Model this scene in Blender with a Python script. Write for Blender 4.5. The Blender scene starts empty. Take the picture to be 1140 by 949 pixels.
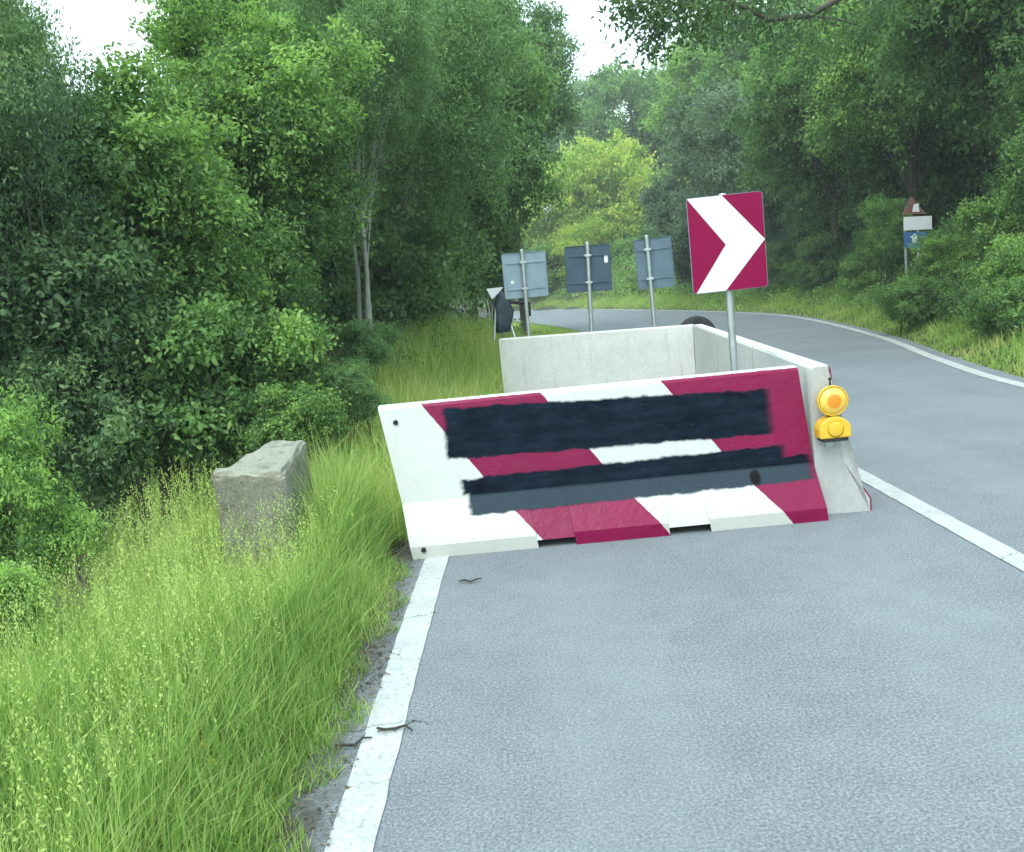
import bpy, bmesh, math, random
import numpy as np
from mathutils import Vector, Matrix, noise as mnoise

rad = math.radians
# ------------------------------------------------------------------ camera
scene = bpy.context.scene
COL = scene.collection
F, W0, H0, EYE = 1000.0, 1140.0, 949.0, 1.65
PITCH, ROLL, YAW = rad(8.434), rad(5.6), rad(0.539)
_f = Vector((0, math.cos(PITCH), -math.sin(PITCH)))
_u = Vector((0, math.sin(PITCH), math.cos(PITCH)))
_r = Vector((1, 0, 0))
RT = math.cos(ROLL) * _r - math.sin(ROLL) * _u
UP = math.sin(ROLL) * _r + math.cos(ROLL) * _u
YM = Matrix.Rotation(YAW, 3, 'Z')
RT, UP, FW = YM @ RT, YM @ UP, YM @ _f
cam_d = bpy.data.cameras.new('camera')
cam = bpy.data.objects.new('camera', cam_d)
COL.objects.link(cam)
M = Matrix((RT, UP, -FW)).transposed().to_4x4()
M.translation = Vector((0, 0, EYE))
cam.matrix_world = M
cam_d.sensor_width = 36
cam_d.lens = 36 * F / W0
cam_d.clip_end = 2000
cam_d.clip_start = 0.05
scene.camera = cam

# ------------------------------------------------------------------ light
SUN_EL, SUN_AZ = rad(52), rad(205)          # azimuth clockwise from +Y: behind the camera, a little left
world = bpy.data.worlds.new('World')
scene.world = world
world.use_nodes = True
wn = world.node_tree
for n in list(wn.nodes): wn.nodes.remove(n)
sky = wn.nodes.new('ShaderNodeTexSky')
sky.sky_type = 'NISHITA'
sky.sun_disc = False
sky.sun_elevation = SUN_EL
sky.sun_rotation = SUN_AZ
sky.air_density = 1.2
sky.dust_density = 4.0
sky.ozone_density = 1.0
bg = wn.nodes.new('ShaderNodeBackground')
bg.inputs['Strength'].default_value = 0.14
wo = wn.nodes.new('ShaderNodeOutputWorld')
# overcast: a bright, faintly mottled cloud layer over the clear-sky model
tc = wn.nodes.new('ShaderNodeTexCoord')
cn = wn.nodes.new('ShaderNodeTexNoise'); cn.inputs['Scale'].default_value = 2.2; cn.inputs['Detail'].default_value = 5
wn.links.new(tc.outputs['Generated'], cn.inputs['Vector'])
cr_ = wn.nodes.new('ShaderNodeValToRGB')
cr_.color_ramp.elements[0].position = .3; cr_.color_ramp.elements[0].color = (.62, .81, .84, 1)
cr_.color_ramp.elements[1].position = .7; cr_.color_ramp.elements[1].color = (.82, .98, .98, 1)
wn.links.new(cn.outputs['Fac'], cr_.inputs[0])
sc_ = wn.nodes.new('ShaderNodeVectorMath'); sc_.operation = 'SCALE'; sc_.inputs['Scale'].default_value = 8.5
wn.links.new(cr_.outputs[0], sc_.inputs[0])
mx_ = wn.nodes.new('ShaderNodeMix'); mx_.data_type = 'RGBA'; mx_.inputs[0].default_value = .82
wn.links.new(sky.outputs[0], mx_.inputs[6]); wn.links.new(sc_.outputs[0], mx_.inputs[7])
wn.links.new(mx_.outputs[2], bg.inputs[0])
wn.links.new(bg.outputs[0], wo.inputs[0])
sun_d = bpy.data.lights.new('sun', 'SUN')
sun_d.energy = 0.8
sun_d.angle = rad(30)
sun_d.color = (1.0, 0.99, 0.95)
sun = bpy.data.objects.new('sun', sun_d)
COL.objects.link(sun)
sdir = Vector((math.sin(SUN_AZ) * math.cos(SUN_EL), math.cos(SUN_AZ) * math.cos(SUN_EL), math.sin(SUN_EL)))
sun.rotation_euler = sdir.to_track_quat('Z', 'Y').to_euler()
sun.location = (0, 0, 30)
vs = scene.view_settings
vs.view_transform = 'Standard'
vs.look = 'None'
vs.exposure = 1.08
vs.gamma = 1
vs.use_curve_mapping = False
scene.cycles.max_bounces = 8
scene.cycles.diffuse_bounces = 4
scene.cycles.transmission_bounces = 4
scene.cycles.transparent_max_bounces = 8

# ------------------------------------------------------------------ helpers
def ray(u, v, Y):
    """point on the line of sight through photo pixel (u, v) at depth Y"""
    d = FW * F + RT * (u - W0 / 2) + UP * (H0 / 2 - v)
    return Vector((0, 0, EYE)) + d * (Y / d.y)

def tag(o, label=None, cat=None, group=None, kind=None):
    if label: o['label'] = label
    if cat: o['category'] = cat
    if group: o['group'] = group
    if kind: o['kind'] = kind
    return o

def empty(name, loc, rz=0.0):
    o = bpy.data.objects.new(name, None)
    COL.objects.link(o)
    o.location = loc
    o.rotation_euler = (0, 0, rz)
    o.empty_display_size = 0.2
    return o

def link_mesh(name, me, mats, parent=None, loc=(0, 0, 0), smooth=False):
    o = bpy.data.objects.new(name, me)
    COL.objects.link(o)
    if not isinstance(mats, (list, tuple)): mats = [mats]
    for m in mats:
        if m is not None: me.materials.append(m)
    o.parent = parent
    o.location = loc
    if smooth:
        me.polygons.foreach_set('use_smooth', [True] * len(me.polygons))
    return o

def from_bm(name, bm, mats, parent=None, loc=(0, 0, 0), smooth=False, bevel=0.0, seg=2):
    me = bpy.data.meshes.new(name)
    bmesh.ops.recalc_face_normals(bm, faces=bm.faces)
    bm.to_mesh(me)
    bm.free()
    o = link_mesh(name, me, mats, parent, loc, smooth)
    if bevel:
        b = o.modifiers.new('bevel', 'BEVEL')
        b.width = bevel
        b.segments = seg
        b.limit_method = 'ANGLE'
        b.angle_limit = rad(35)
    return o

def box(bm, c, s, mat=0, rot=None):
    r = bmesh.ops.create_cube(bm, size=1.0)
    mx = Matrix.Translation(Vector(c)) @ (rot.to_4x4() if rot else Matrix.Identity(4)) @ Matrix.Diagonal((s[0], s[1], s[2], 1))
    bmesh.ops.transform(bm, matrix=mx, verts=r['verts'])
    for v in r['verts']:
        for f in v.link_faces: f.material_index = mat

def cyl(bm, p0, p1, r0, r1=None, seg=16, mat=0):
    p0, p1 = Vector(p0), Vector(p1)
    if r1 is None: r1 = r0
    d = p1 - p0
    r = bmesh.ops.create_cone(bm, cap_ends=True, segments=seg, radius1=r0, radius2=r1, depth=d.length)
    q = d.to_track_quat('Z', 'Y').to_matrix().to_4x4()
    bmesh.ops.transform(bm, matrix=Matrix.Translation((p0 + p1) / 2) @ q, verts=r['verts'])
    for v in r['verts']:
        for f in v.link_faces: f.material_index = mat

def tube(bm, pts, rads, seg=7, cap=True):
    rings = []
    n = len(pts)
    ref = Vector((0.31, 0.85, 0.2)).normalized()
    for i, p in enumerate(pts):
        a = pts[max(i - 1, 0)]
        b = pts[min(i + 1, n - 1)]
        t = (b - a)
        if t.length < 1e-6: t = Vector((0, 0, 1))
        t.normalize()
        x = t.cross(ref)
        if x.length < 0.1: x = t.cross(Vector((1, 0, 0)))
        x.normalize()
        y = t.cross(x)
        rings.append([bm.verts.new(p + (x * math.cos(k * 2 * math.pi / seg) + y * math.sin(k * 2 * math.pi / seg)) * rads[i]) for k in range(seg)])
    for i in range(n - 1):
        for k in range(seg):
            bm.faces.new((rings[i][k], rings[i][(k + 1) % seg], rings[i + 1][(k + 1) % seg], rings[i + 1][k]))
    if cap:
        bm.faces.new(rings[0]); bm.faces.new(rings[-1])

def loft(bm, secs, mat_of=None):
    """secs: list of rings (lists of Vectors, same count); closed rings, capped ends"""
    rings = [[bm.verts.new(p) for p in s] for s in secs]
    n = len(secs[0])
    for i in range(len(rings) - 1):
        for k in range(n):
            f = bm.faces.new((rings[i][k], rings[i][(k + 1) % n], rings[i + 1][(k + 1) % n], rings[i + 1][k]))
            if mat_of: f.material_index = mat_of(i, k)
    bm.faces.new(rings[0]); bm.faces.new(rings[-1])
    bmesh.ops.triangulate(bm, faces=[f for f in bm.faces if len(f.verts) > 4])
    bmesh.ops.dissolve_degenerate(bm, edges=bm.edges, dist=1e-5)

# ---- node materials
class NT:
    def __init__(s, name):
        s.m = bpy.data.materials.new(name)
        s.m.use_nodes = True
        s.t = s.m.node_tree
        s.bsdf = s.t.nodes['Principled BSDF']
        s.out = s.t.nodes['Material Output']
    def n(s, typ, **kw):
        nd = s.t.nodes.new(typ)
        for k, v in kw.items():
            setattr(nd, k, v)
        return nd
    def l(s, a, b): s.t.links.new(a, b)
    def val(s, sock, v):
        if isinstance(v, bpy.types.NodeSocket): s.l(v, sock)
        else: sock.default_value = v
    def math(s, op, a, b=0.0, c=None, clamp=False):
        nd = s.n('ShaderNodeMath', operation=op, use_clamp=clamp)
        s.val(nd.inputs[0], a); s.val(nd.inputs[1], b)
        if c is not None: s.val(nd.inputs[2], c)
        return nd.outputs[0]
    def mix(s, fac, a, b, typ='MIX'):
        nd = s.n('ShaderNodeMix', data_type='RGBA', blend_type=typ)
        s.val(nd.inputs[0], fac); s.val(nd.inputs[6], a); s.val(nd.inputs[7], b)
        return nd.outputs[2]
    def noise(s, scale, detail=4, rough=0.6, vec=None, dist=0.0):
        nd = s.n('ShaderNodeTexNoise')
        nd.inputs['Scale'].default_value = scale
        nd.inputs['Detail'].default_value = detail
        nd.inputs['Roughness'].default_value = rough
        nd.inputs['Distortion'].default_value = dist
        if vec is not None: s.l(vec, nd.inputs['Vector'])
        return nd.outputs['Fac']
    def ramp(s, fac, stops):
        nd = s.n('ShaderNodeValToRGB')
        e = nd.color_ramp.elements
        while len(e) > 1: e.remove(e[-1])
        e[0].position = stops[0][0]; e[0].color = stops[0][1]
        for p, c in stops[1:]:
            x = e.new(p); x.color = c
        s.l(fac, nd.inputs[0])
        return nd.outputs[0]
    def step(s, x, lo, hi):
        nd = s.n('ShaderNodeMapRange', interpolation_type='SMOOTHSTEP')
        s.val(nd.inputs['Value'], x)
        s.val(nd.inputs['From Min'], lo); s.val(nd.inputs['From Max'], hi)
        return nd.outputs[0]
    def coord(s, which='Object'):
        return s.n('ShaderNodeTexCoord').outputs[which]
    def xyz(s, v):
        nd = s.n('ShaderNodeSeparateXYZ')
        s.l(v, nd.inputs[0])
        return nd.outputs
    def bump(s, h, strength=0.3, dist=0.01):
        nd = s.n('ShaderNodeBump')
        nd.inputs['Strength'].default_value = strength
        nd.inputs['Distance'].default_value = dist
        s.l(h, nd.inputs['Height'])
        s.l(nd.outputs[0], s.bsdf.inputs['Normal'])

def rgb(r, g, b): return (r, g, b, 1.0)
def g1(v): return (v, v, v, 1.0)

def simple(name, col, rough=0.6, metal=0.0, var=0.25, scale=8.0, bump=0.15, bscale=60.0, bd=0.003):
    m = NT(name)
    co = m.coord()
    n1 = m.noise(scale, 6, 0.65, co)
    dark = tuple(c * (1 - var) for c in col[:3]) + (1,)
    light = tuple(min(1, c * (1 + var * 0.6)) for c in col[:3]) + (1,)
    m.l(m.ramp(n1, [(0.3, dark), (0.7, light)]), m.bsdf.inputs['Base Color'])
    m.bsdf.inputs['Roughness'].default_value = rough
    m.bsdf.inputs['Metallic'].default_value = metal
    if bump: m.bump(m.noise(bscale, 5, 0.6, co), bump, bd)
    return m.m

def leaf_mat(name, c_dark, c_mid, c_light, trans=0.45, rough=0.6):
    c_dark = tuple(v * 1.35 for v in c_dark); c_mid = tuple(v * 1.4 for v in c_mid); c_light = tuple(min(v * 1.5, .62) for v in c_light)
    def soften(c, k=.04):
        g_ = .3 * c[0] + .6 * c[1] + .1 * c[2]
        c = tuple(v + (g_ - v) * k for v in c)
        return (c[0] * 1.04, c[1], c[2] * .82)
    c_dark, c_mid, c_light = soften(c_dark), soften(c_mid), soften(c_light)
    m = NT(name)
    at = m.n('ShaderNodeAttribute', attribute_name='tint')
    geo = m.n('ShaderNodeNewGeometry')
    big = m.noise(0.55, 3, 0.6, geo.outputs['Position'])
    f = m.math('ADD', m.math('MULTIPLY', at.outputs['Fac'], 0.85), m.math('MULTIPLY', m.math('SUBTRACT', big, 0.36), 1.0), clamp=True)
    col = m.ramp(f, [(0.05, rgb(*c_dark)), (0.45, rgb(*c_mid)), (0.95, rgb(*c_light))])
    m.l(col, m.bsdf.inputs['Base Color'])
    m.bsdf.inputs['Roughness'].default_value = rough
    m.bsdf.inputs['Specular IOR Level'].default_value = 0.35
    tr = m.n('ShaderNodeBsdfTranslucent')
    m.l(m.mix(1.0, col, rgb(1.15, 1.25, 0.75), 'MULTIPLY'), tr.inputs[0])
    mx = m.n('ShaderNodeMixShader')
    mx.inputs[0].default_value = trans
    m.l(m.bsdf.outputs[0], mx.inputs[1]); m.l(tr.outputs[0], mx.inputs[2])
    m.l(mx.outputs[0], m.out.inputs['Surface'])
    return m.m

MAT = {}
MAT['leaf_bright'] = leaf_mat('leaf_bright', (.045, .10, .042), (.10, .20, .075), (.24, .39, .13))
MAT['leaf_mid'] = leaf_mat('leaf_mid', (.038, .085, .042), (.08, .165, .068), (.16, .29, .11))
MAT['leaf_blue'] = leaf_mat('leaf_blue', (.040, .085, .055), (.080, .155, .09), (.16, .265, .14))
MAT['leaf_dark'] = leaf_mat('leaf_dark', (.030, .064, .036), (.062, .125, .062), (.12, .215, .095))
MAT['leaf_grey'] = leaf_mat('leaf_grey', (.05, .085, .08), (.09, .145, .125), (.14, .21, .17))
MAT['leaf_yellow'] = leaf_mat('leaf_yellow', (.13, .23, .045), (.22, .36, .07), (.36, .50, .12))
MAT['leaf_pale'] = leaf_mat('leaf_pale', (.055, .11, .06), (.10, .195, .10), (.18, .31, .15))
MAT['grass'] = leaf_mat('grass_blade', (.07, .15, .045), (.17, .31, .085), (.33, .45, .18), 0.4)
MAT['grass_far'] = leaf_mat('grass_far', (.13, .23, .06), (.22, .37, .10), (.38, .50, .2), 0.45)
MAT['bark'] = simple('bark', (.10, .085, .065), .9, var=.5, scale=6, bump=.7, bscale=18, bd=.02)
MAT['bark_pale'] = simple('bark_pale', (.33, .34, .29), .85, var=.35, scale=5, bump=.5, bscale=14, bd=.015)
MAT['twig'] = simple('dry_twig', (.22, .19, .14), .9, var=.4)

# ------------------------------------------------------------------ road line geometry
RP = [(5.66, -14), (5.67, -6), (5.68, 0), (5.70, 5), (5.88, 10.25), (6.50, 13.8), (7.60, 18.7), (8.85, 26.8), (9.12, 33), (8.15, 43), (5.6, 60), (2.4, 75), (-9, 105), (-30, 140)]
def catmull(pts, per=14):
    out = []
    for i in range(len(pts) - 1):
        p0 = pts[max(i - 1, 0)]; p1 = pts[i]; p2 = pts[i + 1]; p3 = pts[min(i + 2, len(pts) - 1)]
        for k in range(per):
            t = k / per
            out.append(tuple(0.5 * ((2 * p1[j]) + (-p0[j] + p2[j]) * t + (2 * p0[j] - 5 * p1[j] + 4 * p2[j] - p3[j]) * t * t + (-p0[j] + 3 * p1[j] - 3 * p2[j] + p3[j]) * t ** 3) for j in (0, 1)))
    out.append(pts[-1])
    return out
RL = catmull(RP)
RLn = np.array(RL)
def xr(y): return np.interp(y, RLn[:, 1], RLn[:, 0])
def xl(y): return xr(y) - 6.33 - np.interp(y, [10, 50], [0, 0.5])
def offs(d):
    """right edge line shifted left by d, square to the road"""
    o = []
    for i, p in enumerate(RL):
        a = RL[max(i - 1, 0)]; b = RL[min(i + 1, len(RL) - 1)]
        tx, ty = b[0] - a[0], b[1] - a[1]
        l = math.hypot(tx, ty)
        o.append((p[0] - ty / l * d, p[1] + tx / l * d))
    return o

def sm(x, a, b):
    t = np.clip((x - a) / (b - a), 0, 1)
    return t * t * (3 - 2 * t)

def hgt(x, y):
    x = np.asarray(x, float); y = np.asarray(y, float)
    dl = xl(y) - 0.36 - x              # metres out from the left road edge
    dr = x - xr(y) - 0.35
    z = np.full(np.broadcast(x, y).shape, -0.03)
    rise = sm(y, 7.5, 18) * (1 - sm(y, 19, 29))
    # left: verge, then falls to a gully; a raised verge further on
    zl = 0.02 * np.clip(dl, 0, 1) + rise * 0.92 * sm(dl, 0.2, 2.2) - 2.6 * sm(dl, 0.95 + 4.2 * rise, 4.2 + 7 * rise) + 2.2 * sm(dl, 16, 50)
    zr = 0.27 * np.clip(dr, 0, 3.0) + 0.5 * np.clip(dr - 2.2, 0, 9) + 0.12 * np.clip(dr - 12, 0, 60)
    wob = 0.07 * np.sin(x * 1.9 + 0.7 * y) * np.sin(y * 1.3 - x) + 0.04 * np.sin(3.1 * x + 1.0) * np.sin(2.7 * y)
    z = z + np.where(dl > 0, zl + wob * sm(dl, 0.3, 1.2), 0) + np.where(dr > 0, zr + wob * sm(dr, 0.3, 1.5), 0)
    z = z + 10 * sm(y, 120, 260)
    return z

# ------------------------------------------------------------------ ground
def grid_axis(lo, hi, fine_lo, fine_hi, df, dc):
    a = list(np.arange(fine_lo, fine_hi, df))
    x = fine_hi; st = df
    while x < hi:
        a.append(x); st = min(st * 1.18, dc); x += st
    a.append(hi)
    x = fine_lo; st = df
    while x > lo:
        st = min(st * 1.18, dc); x -= st; a.append(max(x, lo))
    return np.array(sorted(set(np.round(a, 4))))
gx = grid_axis(-420, 420, -6, 13, 0.2, 25)
gy = grid_axis(-60, 700, -2, 34, 0.3, 25)
GX, GY = np.meshgrid(gx, gy)
GZ = hgt(GX, GY)
nx, ny = len(gx), len(gy)
vv = np.stack([GX, GY, GZ], -1).reshape(-1, 3)
idx = np.arange(nx * ny).reshape(ny, nx)
ff = np.stack([idx[:-1, :-1], idx[:-1, 1:], idx[1:, 1:], idx[1:, :-1]], -1).reshape(-1, 4)

def np_mesh(name, verts, faces, tint=None):
    me = bpy.data.meshes.new(name)
    n, k = faces.shape
    me.vertices.add(len(verts)); me.loops.add(n * k); me.polygons.add(n)
    me.vertices.foreach_set('co', np.ascontiguousarray(verts, dtype=np.float32).ravel())
    me.loops.foreach_set('vertex_index', np.ascontiguousarray(faces, dtype=np.int32).ravel())
    me.polygons.foreach_set('loop_start', np.arange(0, n * k, k, dtype=np.int32))
    me.update(calc_edges=True)
    if tint is not None:
        at = me.attributes.new('tint', 'FLOAT', 'POINT')
        at.data.foreach_set('value', np.ascontiguousarray(tint, dtype=np.float32))
    return me

m = NT('ground_soil')
co = m.coord()
a = m.noise(1.3, 6, 0.65, co)
b = m.noise(14, 5, 0.7, co)
c1 = m.ramp(a, [(0.35, rgb(.035, .04, .018)), (0.55, rgb(.05, .075, .025)), (0.75, rgb(.08, .13, .035))])
m.l(m.mix(m.math('MULTIPLY', b, 0.6), c1, rgb(.06, .05, .03)), m.bsdf.inputs['Base Color'])
m.bsdf.inputs['Roughness'].default_value = 0.95
m.bump(b, 0.8, 0.05)
g = link_mesh('ground', np_mesh('ground', vv, ff), m.m, smooth=True)
tag(g, kind='structure')

# ------------------------------------------------------------------ asphalt
m = NT('asphalt')
co = m.coord()
X = m.xyz(co)
big = m.noise(0.8, 7, 0.7, co)
mid = m.noise(5, 6, 0.7, co)
fine = m.noise(85, 5, 0.85, co)
grit = m.step(m.noise(38, 3, .6, co), .60, .68)
vor = m.n('ShaderNodeTexVoronoi'); vor.inputs['Scale'].default_value = 150; m.l(co, vor.inputs['Vector'])
c = m.ramp(big, [(0.32, rgb(.105, .122, .14)), (0.66, rgb(.24, .27, .295))])
c = m.mix(0.45, c, m.ramp(mid, [(0.3, rgb(.12, .14, .16)), (0.7, rgb(.25, .28, .31))]))
c = m.mix(m.math('MULTIPLY', grit, .45), c, g1(.06))
c = m.mix(0.45, c, m.ramp(fine, [(0.36, g1(.03)), (0.5, rgb(.19, .215, .24)), (0.62, rgb(.50, .54, .57))]))
# polished wheel tracks along the lane
for xc in (0.25, 1.75, 3.4, 4.9):
    w = m.math('SUBTRACT', X[0], xc)
    w = m.math('MULTIPLY', w, w)
    c = m.mix(m.math('MULTIPLY', m.math('SUBTRACT', 1.0, m.step(w, 0.0, 0.14)), 0.22), c, rgb(.24, .27, .30))
# hairline transverse cracks
wob = m.math('MULTIPLY', m.math('SUBTRACT', m.noise(2.2, 5, 0.7, co), 0.5), 0.55)
for yc, xmax in ((3.33, -0.42), (4.62, -0.50)):
    d = m.math('ABSOLUTE', m.math('SUBTRACT', m.math('ADD', X[1], wob), yc))
    msk = m.math('MULTIPLY', m.math('SUBTRACT', 1.0, m.step(d, 0.003, 0.011)), m.math('SUBTRACT', 1.0, m.step(X[0], xmax - 0.1, xmax)))
    c = m.mix(m.math('MULTIPLY', msk, 0.8), c, g1(.02))
# crumbling, dirty outer edge
edge = m.math('ADD', X[0], m.math('MULTIPLY', m.math('SUBTRACT', m.noise(9, 5, 0.7, co), 0.5), 0.35))
near = m.math('SUBTRACT', 1.0, m.step(edge, -0.86, -0.70))
c = m.mix(m.math('MULTIPLY', near, 0.75), c, m.ramp(m.noise(28, 5, 0.7, co), [(0.35, rgb(.03, .03, .025)), (0.65, rgb(.12, .12, .10))]))
m.l(c, m.bsdf.inputs['Base Color'])
m.l(m.ramp(mid, [(0.3, g1(.75)), (0.7, g1(.92))]), m.bsdf.inputs['Roughness'])
m.bsdf.inputs['Specular IOR Level'].default_value = .15
m.bump(fine, 0.15, 0.002)
MAT['asphalt'] = m.m

def strip(name, A, B, z, mat, kind='structure', extra=None):
    """surface between two polylines"""
    vs_, fs_ = [], []
    for (p, q) in zip(A, B):
        vs_ += [(p[0], p[1], z), (q[0], q[1], z)]
    for i in range(len(A) - 1):
        fs_.append((2 * i, 2 * i + 1, 2 * i + 3, 2 * i + 2))
    me = np_mesh(name, np.array(vs_, float), np.array(fs_))
    o = link_mesh(name, me, mat)
    if kind: tag(o, kind=kind)
    return o
rnd = random.Random(5)
LE = []
for (x, y) in offs(6.33 + 0.28):
    LE.append((x, y))
# jagged left edge: resample finely
def resample(P, st):
    P = np.array(P); s = np.concatenate([[0], np.cumsum(np.hypot(*np.diff(P, axis=0).T))])
    t = np.arange(0, s[-1], st)
    return np.stack([np.interp(t, s, P[:, 0]), np.interp(t, s, P[:, 1])], -1), t
Rr, tr = resample(offs(-0.30), 0.12)
Lr, tl = resample(offs(6.33 + 0.26), 0.12)
n = min(len(Rr), len(Lr))
# same parameter count: use per-point normalised arc
def at_frac(P, k):
    P = np.array(P); s = np.concatenate([[0], np.cumsum(np.hypot(*np.diff(P, axis=0).T))]); s /= s[-1]
    t = np.linspace(0, 1, k)
    return np.stack([np.interp(t, s, P[:, 0]), np.interp(t, s, P[:, 1])], -1)
K = 1400
A = at_frac(offs(6.33 + 0.28), K); B = at_frac(offs(-0.28), K)
for i in range(K):
    A[i, 0] += 0.07 * mnoise.noise(Vector((A[i, 1] * 2.3, 0, 0))) + 0.05 * mnoise.noise(Vector((A[i, 1] * 9.0, 3, 0)))
    B[i, 0] += 0.06 * mnoise.noise(Vector((A[i, 1] * 2.1, 9, 0)))
strip('road', [tuple(p) for p in A], [tuple(p) for p in B], 0.0, MAT['asphalt'])

m = NT('road_paint')
co = m.coord()
n1 = m.noise(3.5, 6, 0.7, co); n2 = m.noise(45, 5, 0.75, co)
c = m.ramp(n1, [(0.3, rgb(.38, .41, .41)), (0.7, rgb(.56, .59, .59))])
wear = m.step(n2, 0.52, 0.64)
c = m.mix(m.math('MULTIPLY', wear, 0.7), c, rgb(.24, .26, .27))
X = m.xyz(co)
wob = m.math('MULTIPLY', m.math('SUBTRACT', m.noise(2.2, 5, 0.7, co), 0.5), 0.55)
for yc, th in ((3.33, .010), (4.62, .007), (4.0, .004), (2.9, .004)):
    d = m.math('ABSOLUTE', m.math('SUBTRACT', m.math('ADD', X[1], wob), yc))
    c = m.mix(m.math('MULTIPLY', m.math('SUBTRACT', 1.0, m.step(d, th * .3, th)), 0.75), c, g1(.06))
m.l(c, m.bsdf.inputs['Base Color'])
m.bsdf.inputs['Roughness'].default_value = 0.6
m.bump(n2, 0.35, 0.004)
MAT['road_paint'] = m.m
def line(name, d, w, y0, y1, z=0.005):
    a = [p for p in offs(d + w / 2)]; b = [p for p in offs(d - w / 2)]
    sel = [i for i in range(len(RL)) if y0 <= RL[i][1] <= y1]
    a = at_frac([a[i] for i in sel], 900); b = at_frac([b[i] for i in sel], 900)
    for i in range(900):
        a[i, 0] += 0.006 * mnoise.noise(Vector((a[i, 1] * 7, 2, d)))
        b[i, 0] += 0.006 * mnoise.noise(Vector((a[i, 1] * 7, 7, d)))
    return strip(name, [tuple(p) for p in a], [tuple(p) for p in b], z, MAT['road_paint'])
line('edge_line', 6.33, 0.155, -14, 31)
line('edge_line', 0.0, 0.16, -14, 200)
line('centre_line', 3.15, 0.14, -14, 26)

# ------------------------------------------------------------------ barriers
def patch_mask(m, x, L, x0, x1, L0, L0b, L1, L1b, co):
    """painted-over rectangle with ragged brush edges; x0..x1, top edge from L0 to L0b, bottom from L1 to L1b"""
    n = m.math('MULTIPLY', m.math('SUBTRACT', m.noise(9, 4, 0.65, co), 0.5), 0.055)
    n2 = m.math('MULTIPLY', m.math('SUBTRACT', m.noise(26, 3, 0.6, co), 0.5), 0.035)
    t = m.math('DIVIDE', m.math('SUBTRACT', x, x0), x1 - x0)
    top = m.math('ADD', m.math('MULTIPLY', t, L0b - L0), L0)
    bot = m.math('ADD', m.math('MULTIPLY', t, L1b - L1), L1)
    Ln = m.math('ADD', L, n)
    xn = m.math('ADD', m.math('ADD', x, n), n2)
    e = 0.011
    a = m.step(m.math('SUBTRACT', Ln, top), -e, e)
    b = m.step(m.math('SUBTRACT', bot, Ln), -e, e)
    c = m.step(xn, x0 - 2 * e, x0 + 2 * e)
    d = m.math('SUBTRACT', 1.0, m.step(xn, x1 - 5 * e, x1 + 2 * e))
    return m.math('MULTIPLY', m.math('MULTIPLY', a, b), m.math('MULTIPLY', c, d))

def concrete_col(m, co, base=.62):
    base = base * .92
    a = m.noise(2.2, 6, 0.7, co); b = m.noise(24, 5, 0.7, co)
    c = m.ramp(a, [(0.25, rgb(base * .78, base * .80, base * .76)), (0.7, rgb(base * 1.08, base * 1.1, base * 1.08))])
    return m.mix(0.22, c, m.ramp(b, [(0.3, g1(base * .5)), (0.65, g1(base * 1.15))])), b

RED = rgb(.34, .012, .085)
m = NT('barrier_paint')
co = m.coord()
uvn = m.n('ShaderNodeUVMap', uv_map='face')
U = m.xyz(uvn.outputs[0])
x, L = U[0], U[1]
conc, nb = concrete_col(m, co, .70)
whiten = m.noise(1.8, 5, 0.7, co)
mpw = m.n('ShaderNodeMapping'); mpw.inputs['Scale'].default_value = (10, 10, 1.0); m.l(co, mpw.inputs[0])
drip = m.step(m.noise(1.0, 6, .7, mpw.outputs[0]), .54, .74)
white = m.mix(m.math('MULTIPLY', nb, 0.3), rgb(.62, .645, .63), rgb(.36, .38, .35))
white = m.mix(m.math('MULTIPLY', drip, 0.38), white, rgb(.40, .41, .36))
white = m.mix(m.math('MULTIPLY', m.step(whiten, .52, .70), 0.32), white, rgb(.44, .47, .44))
spall = m.step(m.noise(22, 7, .8, co), .66, .70)
white = m.mix(m.math('MULTIPLY', spall, .7), white, rgb(.26, .27, .25))
mps = m.n('ShaderNodeMapping'); mps.inputs['Scale'].default_value = (.9, 1, 26); m.l(co, mps.inputs[0])
scuff = m.step(m.noise(2.2, 6, .8, mps.outputs[0]), .63, .72)
white = m.mix(m.math('MULTIPLY', scuff, .4), white, rgb(.20, .21, .21))
# splash dirt along the foot
white = m.mix(m.math('MULTIPLY', m.step(m.math('ADD', L, m.math('MULTIPLY', nb, 0.12)), 0.90, 1.14), 0.5), white, rgb(.42, .42, .38))
rdirt = m.math('MULTIPLY', m.step(m.noise(12, 7, .8, co), .56, .70), .30)
redn = m.mix(m.noise(3.0, 5, .7, co), rgb(.15, .002, .038), rgb(.27, .004, .068))
redn = m.mix(rdirt, redn, rgb(.10, .03, .045))
s = m.math('SUBTRACT', x, m.math('MULTIPLY', L, 0.69))
jn = m.math('MULTIPLY', m.math('SUBTRACT', m.noise(30, 3, .6, co), 0.5), 0.012)
s = m.math('ADD', s, jn)
e = 0.003
B1, B2, B3 = -0.648, 0.145, 0.937
r12 = m.math('MULTIPLY', m.step(s, B1 - e, B1 + e), m.math('SUBTRACT', 1.0, m.step(s, B2 - e, B2 + e)))
r3 = m.step(s, B3 - e, B3 + e)
redm = m.math('MAXIMUM', r12, r3)
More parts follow.
